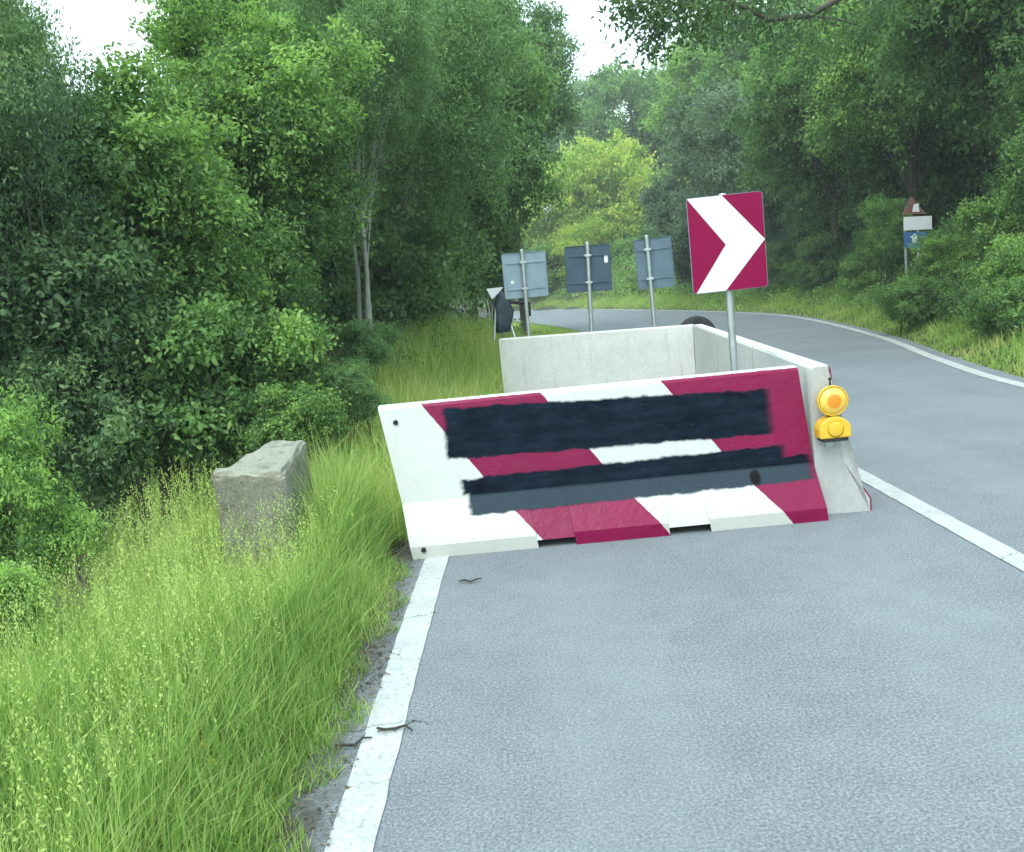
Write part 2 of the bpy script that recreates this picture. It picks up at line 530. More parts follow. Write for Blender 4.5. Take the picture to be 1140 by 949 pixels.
# narrow unpainted lip left along the very top
lip = m.step(m.math('ADD', L, jn), 0.005, 0.011)
chips = m.step(m.noise(34, 6, .75, co), 0.69, 0.73)
redm = m.math('MULTIPLY', redm, m.math('SUBTRACT', 1.0, m.math('MULTIPLY', chips, 0.85)))
c = m.mix(m.math('MULTIPLY', redm, lip), white, redn)
p1 = patch_mask(m, x, L, -0.50, 1.66, 0.055, 0.135, 0.405, 0.445, co)
p2 = patch_mask(m, x, L, -0.42, 1.72, 0.55, 0.52, 0.655, 0.655, co)
p3 = patch_mask(m, x, L, -0.38, 1.89, 0.60, 0.60, 0.82, 0.79, co)
blk = m.math('MAXIMUM', p1, m.math('MAXIMUM', p2, p3))
mp = m.n('ShaderNodeMapping'); mp.inputs['Scale'].default_value = (1.6, 1, 9); m.l(co, mp.inputs[0])
smear = m.math('ADD', m.math('MULTIPLY', m.noise(2.4, 7, .7, mp.outputs[0]), .6), m.math('MULTIPLY', m.noise(5, 6, .7, co), .4))
dk = m.ramp(smear, [(0.36, rgb(.0015, .004, .009)), (0.64, rgb(.012, .023, .040))])
dk = m.mix(m.math('MULTIPLY', m.math('MULTIPLY', p3, m.step(L, .655, .67)), 0.8), dk, rgb(.045, .065, .085))  # dark paint lightened below the kink: skylight on the slope put into the colour
thin = m.math('MULTIPLY', m.step(m.noise(11, 7, .75, mp.outputs[0]), .60, .74), .22)
c = m.mix(m.math('MULTIPLY', blk, m.math('SUBTRACT', 1.0, thin)), c, dk)
# a black blot on the slope
bl = m.math('ADD', m.math('POWER', m.math('SUBTRACT', x, 1.50), 2.0), m.math('POWER', m.math('MULTIPLY', m.math('SUBTRACT', m.math('ADD', L, m.math('MULTIPLY', jn, 2.0)), 0.735), 0.6), 2.0))
c = m.mix(m.math('SUBTRACT', 1.0, m.step(bl, 0.0007, 0.0018)), c, g1(.012))
m.l(c, m.bsdf.inputs['Base Color'])
m.l(m.mix(blk, m.mix(redm, g1(.55), g1(.26)), g1(.9)), m.bsdf.inputs['Roughness'])
m.bump(m.math('ADD', m.noise(7, 4, .6, co), m.math('MULTIPLY', nb, 0.3)), 0.5, 0.012)
m.l(m.mix(blk, m.mix(redm, g1(.35), g1(.28)), g1(.06)), m.bsdf.inputs['Specular IOR Level'])
MAT['barrier_paint'] = m.m

def concrete(name, base, green=0.0, bumpd=.006, streak=False):
    m = NT(name)
    co = m.coord()
    c, nb = concrete_col(m, co, base)
    if green:
        c = m.mix(m.math('MULTIPLY', m.step(m.noise(4, 6, .7, co), 0.46, 0.62), green), c, rgb(.075, .085, .04))
    if streak:
        mp = m.n('ShaderNodeMapping'); mp.inputs['Scale'].default_value = (9, 9, 0.8); m.l(co, mp.inputs[0])
        st = m.noise(1.0, 5, .7, mp.outputs[0])
        c = m.mix(m.math('MULTIPLY', m.step(st, 0.52, 0.75), 0.38), c, rgb(base * .5, base * .52, base * .46))
    m.l(c, m.bsdf.inputs['Base Color'])
    m.bsdf.inputs['Roughness'].default_value = .85
    m.bump(nb, 0.6, bumpd)
    return m.m
MAT['conc_white'] = concrete('white_washed_concrete', .74, streak=True)
MAT['conc_grey'] = concrete('bare_concrete', .50, streak=True)
MAT['hole'] = simple('hole_shade', (.012, .012, .012), .9, var=.2, bump=0)  # black base colour stands for the shade inside slots and holes
MAT['red_paint'] = simple('red_paint', (.26, .01, .07), .4, var=.3, scale=12)

# single-sided profile: list of (depth from foot front, z); front = sloped side
PROF = [(0.0, 0.0), (0.0, 0.05), (0.0, 0.085), (0.155, 0.345), (0.225, 0.965), (0.245, 0.99), (0.335, 0.99), (0.35, 0.97), (0.36, 0.0)]
PL = [1.10, 1.05, 1.015, 0.675, 0.03, 0.0, 0.0, 0.0, 0.0]     # unrolled distance down the face

def front_barrier():
    root = empty('concrete_barrier', (0, 5.64, 0))
    tag(root, 'painted red and white concrete barrier with dark blotted bands, broadside across the lane', 'barrier', 'concrete barriers closing off the lane')
    xb = lambda z, a, b: a + (b - a) * z / 0.99
    bm = bmesh.new()
    uvl = bm.loops.layers.uv.new('face')
    slots = [(0.205, 0.48), (1.06, 1.33)]
    slots = [(0.045, 0.29), (0.90, 1.165)]
    ts = [0.0]
    def section(xf, slot=False, fx=None):
        ring = []
        for k, (d, z) in enumerate(PROF):
            if slot and k == 0: d, z = 0.20, 0.0
            if slot and k == 1: d, z = 0.20, 0.05
            if slot and k == 2: z = 0.052; d = 0.0
            xl0 = xb(z, -0.775, -0.925); xr0 = xb(z, 1.925, 1.845)
            ring.append(Vector((xl0 + (xr0 - xl0) * xf, d, z)))
        return ring
    xw = lambda x: (x + 0.775) / 2.70
    secs = [section(0)]
    for k in range(1, 3): secs.append(section(xw(-0.775 + k * 0.27)))
    for a, b in slots:
        secs += [section(xw(a)), section(xw(a), True), section(xw(b), True), section(xw(b))]
        secs.append(section(xw(b + 0.3)))
    secs = [s for s in secs if s[0].x < 1.9] + [section(1)]
    # 'slot' rings keep point 2 on the face
    loft(bm, secs)
    for f in bm.faces:
        for lp in f.loops:
            co_ = lp.vert.co
            z, d = co_.z, co_.y
            if z > 0.965: L_ = max(0.0, (0.99 - z)) * 1.2 if d < 0.3 else 0.0
            elif z > 0.345: L_ = 0.03 + (0.965 - z) / 0.62 * 0.645
            elif z > 0.085: L_ = 0.675 + (0.345 - z) / 0.26 * 0.34
            else: L_ = 1.015 + (0.085 - z)
            if d > 0.3: L_ = 0.0
            lp[uvl].uv = (co_.x, L_)
        n_ = f.normal
        cz = f.calc_center_median()
        f.material_index = 0
    bm.normal_update()
    bmesh.ops.recalc_face_normals(bm, faces=bm.faces)
    for f in bm.faces:
        c_ = f.calc_center_median()
        if abs(f.normal.x) > 0.8 and (c_.x < -0.7 or c_.x > 1.8): f.material_index = 1
        elif f.normal.y > 0.5: f.material_index = 1
        elif f.normal.z > 0.8: f.material_index = 1
        elif c_.z < 0.06 and c_.y > 0.02: f.material_index = 2
    me = bpy.data.meshes.new('barrier_body')
    bm.to_mesh(me); bm.free()
    body = link_mesh('barrier_body', me, [MAT['barrier_paint'], MAT['conc_white'], MAT['hole']], root)
    bv = body.modifiers.new('bevel', 'BEVEL'); bv.width = 0.008; bv.segments = 2; bv.limit_method = 'ANGLE'; bv.angle_limit = rad(40)
    # lifting holes: black plugs, the shade inside put into the colour
    for (x, d, z) in ((-0.815, 0.215, 0.88), (-0.70, -0.001, 0.062)):
        bm = bmesh.new()
        cyl(bm, (x, d - 0.012, z), (x, d + 0.01, z), 0.016, seg=14)
        from_bm('lifting_hole_shade', bm, MAT['hole'], root)
    return root
front_barrier()

def plain_barrier(p0, p1, label, paint_outer=False, mats=('conc_grey', 'conc_white')):
    """flat side on the left of p0->p1, sloped side on the right"""
    p0, p1 = Vector(p0), Vector(p1)
    d = p1 - p0
    Lg = d.length
    root = empty('concrete_barrier', (p0.x, p0.y, 0), math.atan2(d.y, d.x))
    tag(root, label, 'barrier', 'concrete barriers closing off the lane')
    bm = bmesh.new()
    def ring(xx, ins):
        out = []
        for (dd, z) in PROF:
            off = 0.36 - dd
            if dd < 0.24: off = off - ins
            out.append(Vector((xx, -off, max(z, 0) if z < 0.5 else z - ins * 0.5)))
        return out
    secs = [ring(0, 0.014), ring(0.014, 0)] + [ring(Lg * t, 0) for t in (0.25, 0.5, 0.75)] + [ring(Lg - 0.02, 0), ring(Lg, 0.02)]
    loft(bm, secs)
    bmesh.ops.recalc_face_normals(bm, faces=bm.faces)
    for f in bm.faces:
        c_ = f.calc_center_median()
        f.material_index = 1
        if f.normal.x < -0.9: f.material_index = 0
        elif paint_outer and c_.x < 0.025 and f.normal.y < -0.2: f.material_index = 2
        elif paint_outer and f.normal.y < -0.3:
            f.material_index = 2 if int(c_.x / (Lg / 4)) % 2 == 0 else 1
    o = from_bm('barrier_body', bm, [MAT[mats[0]], MAT[mats[1]], MAT['red_paint']], root)
    # black boxes coloured as fork slot shade and the steel coupling at the end
    bm = bmesh.new()
    bm.free()
    for t in (0.28, 0.72):
        bm = bmesh.new()
        box(bm, (Lg * t, -0.18, 0.027), (0.24, 0.372, 0.055))
        from_bm('fork_slot_shade', bm, MAT['hole'], root)
    bm = bmesh.new()
    box(bm, (Lg + 0.004, -0.06, 0.62), (0.012, 0.07, 0.16))
    from_bm('coupling_plate', bm, MAT['galv'], root)
    return root
MAT['galv'] = simple('galvanised_steel', (.50, .55, .55), .42, .75, var=.2, scale=14, bump=.1)
MAT['sign_back'] = simple('sign_back', (.25, .34, .40), .5, .3, var=.15, scale=5, bump=.05)
MAT['sign_back_dark'] = simple('sign_back_dark', (.05, .09, .13), .5, .2, var=.25, scale=5, bump=.05)
MAT['sign_back_slate'] = simple('sign_back_slate', (.11, .17, .22), .5, .2, var=.2, scale=5, bump=.05)

sA, sB = Vector((1.90, 5.80, 0)), Vector((2.42, 12.05, 0))
sd = (sB - sA)
plain_barrier(sA, sA + sd * 0.325, 'side barrier nearest the camera, bare grey end carrying the amber lamp', True)
plain_barrier(sA + sd * 0.333, sA + sd * 0.66, 'middle whitewashed barrier of the side row, behind the chevron sign post')
plain_barrier(sA + sd * 0.668, sB, 'farthest whitewashed barrier of the side row, at the rear corner')
plain_barrier((2.415, 12.06, 0), (-0.20, 13.30, 0), 'long whitewashed rear barrier closing the far side of the enclosure', mats=('conc_white', 'conc_white'))

# ------------------------------------------------------------------ signs
def sheet(name, w, h, t, r, mat, root, y, x=0, z=0, cut=None):
    """rounded rectangular plate in the XZ plane, thickness t along +Y from y"""
    pts = []
    for (cx, cz, a0) in ((w / 2 - r, h / 2 - r, 0), (-w / 2 + r, h / 2 - r, 90), (-w / 2 + r, -h / 2 + r, 180), (w / 2 - r, -h / 2 + r, 270)):
        for k in range(5):
            a = rad(a0 + 90 * k / 4)
            pts.append((cx + r * math.cos(a), cz + r * math.sin(a)))
    return plate(name, pts, t, mat, root, y, x, z)
def plate(name, pts, t, mat, root, y, x=0, z=0):
    bm = bmesh.new()
    a = [bm.verts.new((x + p[0], y, z + p[1])) for p in pts]
    b = [bm.verts.new((x + p[0], y + t, z + p[1])) for p in pts]
    bm.faces.new(a); bm.faces.new(list(reversed(b)))
    for i in range(len(pts)):
        bm.faces.new((a[i], b[i], b[(i + 1) % len(pts)], a[(i + 1) % len(pts)]))
    return from_bm(name, bm, mat, root)
m = NT('sign_red'); co = m.coord()
m.l(m.mix(m.noise(2.5, 4, .6, co), rgb(.20, .002, .045), rgb(.29, .004, .066)), m.bsdf.inputs['Base Color'])
m.bsdf.inputs['Roughness'].default_value = .35
m.bsdf.inputs['Specular IOR Level'].default_value = .15
MAT['sign_red'] = m.m
m = NT('sign_white'); co = m.coord()  # slightly dusty sheeting
m.l(m.mix(m.noise(6, 5, .7, co), rgb(.68, .72, .76), rgb(.82, .85, .88)), m.bsdf.inputs['Base Color'])
m.bsdf.inputs['Roughness'].default_value = .35
MAT['sign_white'] = m.m

def chevron_sign(name, p_post, w, h, ztop, rz, label, back, post_r=0.027, dotspec=None, lean=0.0, px=0.0, over=0.0):
    root = empty(name, (p_post[0], p_post[1], 0), rz)
    root.rotation_euler = (0, lean, rz)
    tag(root, label, 'road sign', 'chevron signs on galvanised posts')
    bm = bmesh.new()
    cyl(bm, (0, 0, -0.02), (0, 0, ztop + over), post_r, seg=20)
    cyl(bm, (0, 0, ztop + over), (0, 0, ztop + over + 0.012), post_r * 1.12, post_r * 0.9, seg=20)
    from_bm('post', bm, MAT['galv'], root, smooth=False)
    bm = bmesh.new(); box(bm, (0, 0, 0.008), (0.2, 0.2, 0.016)); box(bm, (0, 0, 0.06), (.07, .07, .1))
    from_bm('foot_plate', bm, MAT['galv'], root, bevel=.004)
    pan = sheet('panel', w, h, 0.003, 0.025, back, root, -0.05, px, ztop - h / 2)
    fp = sheet('red_face', w - .006, h - .006, 0.001, 0.022, MAT['sign_red'], pan, -0.0515, px, ztop - h / 2)
    # folded rim seen from behind
    bm = bmesh.new()
    for sx in (-1, 1): box(bm, (px + sx * (w / 2 - .004), -0.041, ztop - h / 2), (.006, .014, h - .06))
    for sz in (-1, 1): box(bm, (px, -0.041, ztop - h / 2 + sz * (h / 2 - .004)), (w - .06, .014, .006))
    from_bm('rim', bm, back, pan)
    k = w / 2 - .003; q = h / 2 - .004
    pts = [(-k, q), (-k + .46 * w, q), (k, 0), (-k + .43 * w, -q), (-k + .02, -q), (-k + .47 * w, -.01)]
    plate('chevron', pts, .001, MAT['sign_white'], pan, -0.0530, px, ztop - h / 2)
    for dz in (h * .78, h * .2):
        bm = bmesh.new()
        box(bm, (px, -0.040, ztop - h + dz), (w * .86, .014, .028))
        br = from_bm('rail', bm, back, root, bevel=.002)
        bm = bmesh.new()
        box(bm, (0, -0.004, ztop - h + dz), (post_r * 2 + .03, post_r * 2 + .016, .032))
        for sx in (-1, 1): cyl(bm, (sx * (post_r + .022), -0.03, ztop - h + dz), (sx * (post_r + .022), .03, ztop - h + dz), .006, seg=8)
        from_bm('clamp', bm, MAT['galv'], root, bevel=.003)
    if dotspec:
        dx, dz, dw, dh = dotspec
        sheet('sticker', dw, dh, .001, min(dw, dh) * .45, MAT['sign_white'], pan, -0.0465, dx, ztop + dz)
    return root
# big chevron in front, its post behind the front barrier
Y = 6.42
pt = ray(810, 216, Y); pb = ray(816, 415, Y)
chevron_sign('chevron_sign', (ray(811, 268, Y).x + .01, Y + .05), .535, .665, pt.z - .003, rad(1.5),
             'red chevron sign with white arrow pointing right, standing behind the front barrier', MAT['sign_back'], lean=rad(-0.6))
# three seen from behind
for (u0, v0, u1, v1, Yd, w, h, rz, bk, dot, pxo, lean, lab) in (
        (580, 279, 588, 372, 13.42, .66, .66, 188, 'sign_back', (.17, -.42, .05, .05), -.03, -2.0, 'pale grey sign back on post, leftmost of three behind the rear barrier'),
        (651, 271, 656, 366, 13.10, .66, .66, 176, 'sign_back_dark', (-.26, -.20, .05, .13), 0.0, 0.3, 'dark blue sign back on post, middle one of three behind the rear barrier'),
        (721, 263, 730, 360, 12.78, .52, .70, 172, 'sign_back_slate', None, -.08, -0.8, 'narrow slate grey sign back on post, rightmost of three behind the rear barrier')):
    a = ray(u0, v0, Yd); b = ray(u1, v1, Yd)
    bx = b.x; top = a.z
    chevron_sign('chevron_sign', (bx, Yd), w, h, top - .03, rad(rz), lab, MAT[bk], post_r=.03, dotspec=dot, px=pxo, over=.03, lean=math.atan2(a.x - b.x, a.z - b.z) * -1)

# ------------------------------------------------------------------ warning lamp
m = NT('amber_lens'); co = m.coord()
X = m.xyz(co)
r2 = m.math('SQRT', m.math('ADD', m.math('POWER', X[0], 2.0), m.math('POWER', m.math('SUBTRACT', X[2], 0.0), 2.0)))
c = m.mix(m.math('SUBTRACT', 1.0, m.step(r2, 0.04, 0.052)), rgb(.88, .58, .09), rgb(.82, .27, .01))
m.l(c, m.bsdf.inputs['Base Color'])
m.bsdf.inputs['Roughness'].default_value = .18
m.bsdf.inputs['Coat Weight'].default_value = .6
vor = m.n('ShaderNodeTexVoronoi'); vor.inputs['Scale'].default_value = 110; m.l(co, vor.inputs['Vector'])
m.bump(vor.outputs['Distance'], .5, .004)
MAT['amber_lens'] = m.m
MAT['amber_case'] = simple('yellow_plastic', (.78, .47, .035), .38, var=.12, scale=10, bump=.05)
MAT['black_rubber'] = simple('black_rubber', (.018, .018, .02), .75, var=.4, scale=12, bump=.3)

def lathe(bm, prof, seg=32, mat=0, axis='Y'):
    rings = []
    for (r, h) in prof:
        if r < 1e-5:
            rings.append([bm.verts.new((0, h, 0) if axis == 'Y' else (0, 0, h))])
        else:
            rings.append([bm.verts.new((r * math.cos(2 * math.pi * k / seg), h, r * math.sin(2 * math.pi * k / seg)) if axis == 'Y' else (r * math.cos(2 * math.pi * k / seg), r * math.sin(2 * math.pi * k / seg), h)) for k in range(seg)])
    for a, b in zip(rings, rings[1:]):
        for k in range(seg):
            k2 = (k + 1) % seg
            if len(a) == 1: f = bm.faces.new((a[0], b[k], b[k2]))
            elif len(b) == 1: f = bm.faces.new((a[k], a[k2], b[0]))
            else: f = bm.faces.new((a[k], a[k2], b[k2], b[k]))
            f.material_index = mat
Yl = 5.70
lc = ray(926, 446, Yl); lb = ray(927.5, 472, Yl); lz0 = ray(928, 487, Yl)
root = empty('warning_lamp', (lc.x, Yl, 0))
tag(root, 'amber round warning lamp above yellow battery case, fixed to grey barrier end', 'lamp')
bm = bmesh.new(); lathe(bm, [(0, -.052), (.03, -.05), (.06, -.043), (.082, -.03), (.086, -.024), (.086, -.02), (0, -.02)])
o = from_bm('lens', bm, MAT['amber_lens'], root, (0, 0, lc.z), smooth=True)
bm = bmesh.new(); lathe(bm, [(0, .05), (.07, .045), (.092, .02), (.098, -.005), (.098, -.026), (.09, -.027), (.088, -.018), (0, -.018)])
from_bm('housing', bm, MAT['amber_case'], root, (0, 0, lc.z), smooth=True)
bm = bmesh.new(); cyl(bm, (0, .01, lc.z - .115), (0, .01, lc.z - .085), .03, seg=16)
from_bm('neck', bm, MAT['black_rubber'], root)
bh = lc.z - .10 - lz0.z
# domed battery case: half disc front profile extruded
bm = bmesh.new()
pts = [(-.10, 0.0), (.10, 0.0), (.102, bh * .45)]
for k in range(1, 12):
    a = math.pi * k / 12
    pts.append((.102 * math.cos(a) * (1 - .12 * math.sin(a)), bh * .45 + bh * .55 * math.sin(a)))
pts.append((-.102, bh * .45))
f0 = [bm.verts.new((p[0], -.05, lz0.z + p[1])) for p in pts]; f1 = [bm.verts.new((p[0], .075, lz0.z + p[1])) for p in pts]
bm.faces.new(f0); bm.faces.new(list(reversed(f1)))
for i in range(len(pts)): bm.faces.new((f0[i], f1[i], f1[(i + 1) % len(pts)], f0[(i + 1) % len(pts)]))
bc = from_bm('battery_case', bm, MAT['amber_case'], root, bevel=.012, seg=3)
bm = bmesh.new(); lathe(bm, [(0, -.058), (.04, -.056), (.052, -.051), (0, -.051)])
from_bm('reflector', bm, MAT['amber_case'], bc, (0, 0, lz0.z + bh * .42), smooth=True)
bm = bmesh.new(); box(bm, (0, .012, lz0.z - .011), (.165, .115, .02))
from_bm('base', bm, MAT['black_rubber'], root, bevel=.004)
bm = bmesh.new(); box(bm, (0, .086, lz0.z + .05), (.05, .03, .26)); box(bm, (0, .07, lz0.z + .05), (.03, .02, .05))
from_bm('bracket', bm, MAT['galv'], root, bevel=.003)
bm = bmesh.new(); cyl(bm, (0, .02, lc.z + .085), (0, .02, lc.z + .135), .006, seg=8); cyl(bm, (0, .02, lc.z + .13), (0, .02, lc.z + .145), .01, seg=8)
from_bm('aerial', bm, MAT['black_rubber'], root)

# ------------------------------------------------------------------ old tyre behind the rear corner
tp = ray(772, 372, 13.0)
bm = bmesh.new()
R, r = .30, .085
for i in range(48):
    pass
rings = []
for i in range(48):
    a = 2 * math.pi * i / 48
    ring = []
    for k in range(14):
        b = 2 * math.pi * k / 14
        w = .095 * math.sin(b); q = math.cos(b)
        rr = R - .085 + .085 * (abs(q) ** .6) * (1 if q > 0 else -1)
        if q > 0.75 and i % 2: rr -= .006
        ring.append(bm.verts.new((rr * math.cos(a), w, rr * math.sin(a))))
    rings.append(ring)
for i in range(48):
    for k in range(14):
        bm.faces.new((rings[i][k], rings[i][(k + 1) % 14], rings[(i + 1) % 48][(k + 1) % 14], rings[(i + 1) % 48][k]))
troot = from_bm('tyre', bm, MAT['black_rubber'], None, smooth=True)
tz = ray(772, 351.5, 13.0).z
troot.location = (tp.x, 12.72, tz - .29)
troot.rotation_euler = (rad(-14), rad(3), rad(18))
tag(troot, 'black rubber hoop showing above the rear corner of the barriers', 'tyre')
# crate of concrete that the tyre rests on, out of sight behind the barrier
bm = bmesh.new(); box(bm, (0, 0, .18), (.7, .34, .36)); box(bm, (0, .14, .42), (.7, .06, .16))
hid = from_bm('ballast_block', bm, MAT['conc_grey'], None, (tp.x, 12.78, 0), bevel=.012)
tag(hid, 'grey concrete ballast block holding up the tyre behind the rear corner', 'block')

# ------------------------------------------------------------------ trestle with dark cover, left of the rear barrier
Yt = 14.6
c = ray(568, 372, Yt)
gz = float(hgt(c.x, Yt))
root = empty('sign_trestle', (c.x, Yt, gz), rad(8))
tag(root, 'dark covered trestle with small white pennant plate in the grass beyond the rear barrier', 'trestle')
def Lp(u, v, dy=0):
    p = ray(u, v, Yt); return Vector((p.x - c.x, dy, p.z - gz))
bm = bmesh.new()
tube(bm, [Lp(552, 330, 0), Lp(549, 378, -.15)], [.018, .018], 8)
tube(bm, [Lp(565, 350, 0), Lp(574, 384, -.2)], [.02, .02], 8)
from_bm('leg', bm, MAT['galv'], root)
bm = bmesh.new()
tube(bm, [Lp(557, 334, .02), Lp(562, 378, .22)], [.018, .018], 8)
from_bm('leg', bm, MAT['galv'], root)
bm = bmesh.new()
tube(bm, [Lp(557, 328), Lp(566, 336), Lp(578, 337.5), Lp(589, 337.5), Lp(590, 352)], [.045, .03, .03, .03, .025], 10)
from_bm('arm', bm, MAT['black_rubber'], root, smooth=True)
# crumpled cover
bm = bmesh.new()
secs = []
MAT['cover'] = simple('dark_cover', (.035, .06, .085), .7, var=.45, scale=9, bump=.5, bscale=20, bd=.03)
for (v, ua, ub, t) in ((324, 556, 558, .04), (328, 552, 561, .08), (336, 550, 566, .11), (346, 549, 572, .13), (358, 550, 571, .14), (370, 551, 568, .15)):
    ring = []
    pa, pb_ = Lp(ua, v), Lp(ub, v)
    for k in range(16):
        a = 2 * math.pi * k / 16
        m_ = (pa + pb_) / 2
        w_ = (pb_.x - pa.x) / 2
        wr = 1 + .12 * math.sin(5 * a + v)
        ring.append(Vector((m_.x + w_ * math.cos(a) * wr, t * math.sin(a) * wr, m_.z)))
    secs.append(ring)
loft(bm, secs)
from_bm('cover', bm, MAT['cover'], root, smooth=True)
w0, w1, w2, w3 = Lp(540, 322), Lp(559, 320), Lp(546.5, 333.5), Lp(553, 327)
plate('pennant_plate', [(w0.x, w0.z), (w1.x, w1.z), (w3.x, w3.z), (w2.x, w2.z)], .006, MAT['sign_white'], root, -.14)

# ------------------------------------------------------------------ stone parapets
def stone(name, corners, z0, z1, label, mat, seed, taper=.06, jitter=.035):
    """weathered block on four ground corners (near-left, near-right, far-right, far-left)"""
    bm = bmesh.new()
    rndm = random.Random(seed)
    cs = [Vector((p[0], p[1], 0)) for p in corners]
    ctr = sum(cs, Vector()) / 4
    vb = [bm.verts.new((p.x, p.y, z0)) for p in cs]
    vt = [bm.verts.new(((p.x + (ctr.x - p.x) * taper), (p.y + (ctr.y - p.y) * taper), (z1[i] if isinstance(z1, (list, tuple)) else z1))) for i, p in enumerate(cs)]
    bm.faces.new(vb[::-1]); bm.faces.new(vt)
    for i in range(4): bm.faces.new((vb[i], vb[(i + 1) % 4], vt[(i + 1) % 4], vt[i]))
    bmesh.ops.bevel(bm, geom=bm.edges[:], offset=.06, segments=3, affect='EDGES', profile=.6)
    bmesh.ops.subdivide_edges(bm, edges=bm.edges[:], cuts=5, use_grid_fill=True)
    bmesh.ops.triangulate(bm, faces=[f for f in bm.faces if len(f.verts) > 4])
    for v in bm.verts:
        p = v.co
        n_ = mnoise.noise(p * 4 + Vector((seed, 0, 0))) * jitter + mnoise.noise(p * 15) * jitter * .5 + mnoise.noise(p * 40) * jitter * .3
        v.co += (v.co - Vector((ctr.x, ctr.y, (z0 + .5)))).normalized() * n_
    o = from_bm(name, bm, mat, None, smooth=False)
    return tag(o, label, 'stone block', 'old stone blocks of the roadside parapet')
m = NT('old_stone'); co = m.coord()
a = m.noise(7, 8, .75, co); b = m.noise(40, 6, .75, co)
c = m.ramp(a, [(.3, rgb(.14, .14, .10)), (.5, rgb(.27, .27, .21)), (.7, rgb(.40, .40, .33))])
c = m.mix(.5, c, m.ramp(b, [(.32, g1(.05)), (.5, rgb(.24, .24, .19)), (.7, rgb(.46, .46, .40))]))
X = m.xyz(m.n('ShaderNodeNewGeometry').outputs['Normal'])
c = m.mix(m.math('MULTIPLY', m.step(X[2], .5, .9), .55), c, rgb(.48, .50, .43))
moss = m.step(m.noise(5, 7, .75, co), .52, .62)
c = m.mix(m.math('MULTIPLY', moss, .5), c, rgb(.07, .10, .03))
m.l(c, m.bsdf.inputs['Base Color']); m.bsdf.inputs['Roughness'].default_value = .95
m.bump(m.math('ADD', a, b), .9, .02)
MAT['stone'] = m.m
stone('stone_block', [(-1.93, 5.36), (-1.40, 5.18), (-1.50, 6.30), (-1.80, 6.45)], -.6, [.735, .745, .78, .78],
      'large weathered stone block rising from tall grass beside the front barrier', MAT['stone'], 3)


# ------------------------------------------------------------------ board in the right-hand bushes
Yb = 21.0
cb = ray(1020, 300, Yb)
gz = float(hgt(cb.x, Yb))
root = empty('roadside_sign', (cb.x, Yb, gz), rad(12))
tag(root, 'white and blue roadside sign under a brown triangular plate in the right bushes', 'road sign')
def Bp(u, v): 
    p = ray(u, v, Yb); return (p.x - cb.x, p.z - gz)
for (u, vt_) in ((1009, 242), (1025, 242)):
    x_, z_ = Bp(u, 300); _, zt = Bp(u, vt_)
    bm = bmesh.new(); cyl(bm, (x_, .04, -.1), (x_, .04, zt), .03, seg=10); from_bm('post', bm, MAT['galv'], root)
MAT['sign_blue'] = simple('sign_blue', (.05, .16, .38), .4, var=.3, scale=5, bump=.05)
MAT['sign_brown'] = simple('sign_brown', (.22, .10, .09), .6, var=.4, scale=5, bump=.05)
pw = [Bp(1005, 242), Bp(1040, 240), Bp(1040, 255), Bp(1005, 257)]
plate('white_board', pw, .02, MAT['sign_white'], root, 0)
pbm = [Bp(1005, 259), Bp(1034, 258), Bp(1034, 275), Bp(1006, 276)]
bb = plate('blue_board', pbm, .02, MAT['sign_blue'], root, 0)
plate('arrow', [Bp(1015, 271), Bp(1015, 265), Bp(1012, 265), Bp(1018, 260), Bp(1023, 265), Bp(1021, 265), Bp(1021, 271)], .004, MAT['sign_white'], bb, -.006)
tri = plate('triangular_plate', [Bp(1003, 239), Bp(1014, 219), Bp(1033, 238)], .02, MAT['sign_brown'], root, 0)
plate('pictogram', [Bp(1015, 236), Bp(1017, 228), Bp(1023, 226), Bp(1024, 236)], .004, MAT['sign_white'], tri, -.006)

# ------------------------------------------------------------------ foliage
def unit(v):
    return v / np.maximum(np.linalg.norm(v, axis=-1, keepdims=True), 1e-9)

def leaves_to_mesh(name, P, D, N, Lg, Wd, tint, shape=4, fold=.18):
    """P base, D axis, N blade normal; one small folded leaf each"""
    S = unit(np.cross(D, N)); N = unit(np.cross(S, D))
    Lg = Lg[:, None]; Wd = Wd[:, None]
    if shape == 4:
        v = np.stack([P, P + D * Lg * .45 + S * Wd * .5 + N * Wd * fold, P + D * Lg, P + D * Lg * .45 - S * Wd * .5 + N * Wd * fold], 1)
        k = 4
        f0 = np.array([[0, 1, 2], [0, 2, 3]])
    else:
        v = np.stack([P, P + D * Lg * .28 + S * Wd * .46 + N * Wd * fold, P + D * Lg * .66 + S * Wd * .36 + N * Wd * fold,
                      P + D * Lg - N * Lg * .08, P + D * Lg * .66 - S * Wd * .36 + N * Wd * fold, P + D * Lg * .28 - S * Wd * .46 + N * Wd * fold], 1)
        k = 6
        f0 = np.array([[0, 1, 2], [0, 2, 3], [0, 3, 4], [0, 4, 5]])
    n = len(P)
    faces = (np.arange(n)[:, None, None] * k + f0[None]).reshape(-1, 3)
    return np_mesh(name, v.reshape(-1, 3), faces, np.repeat(tint, k))

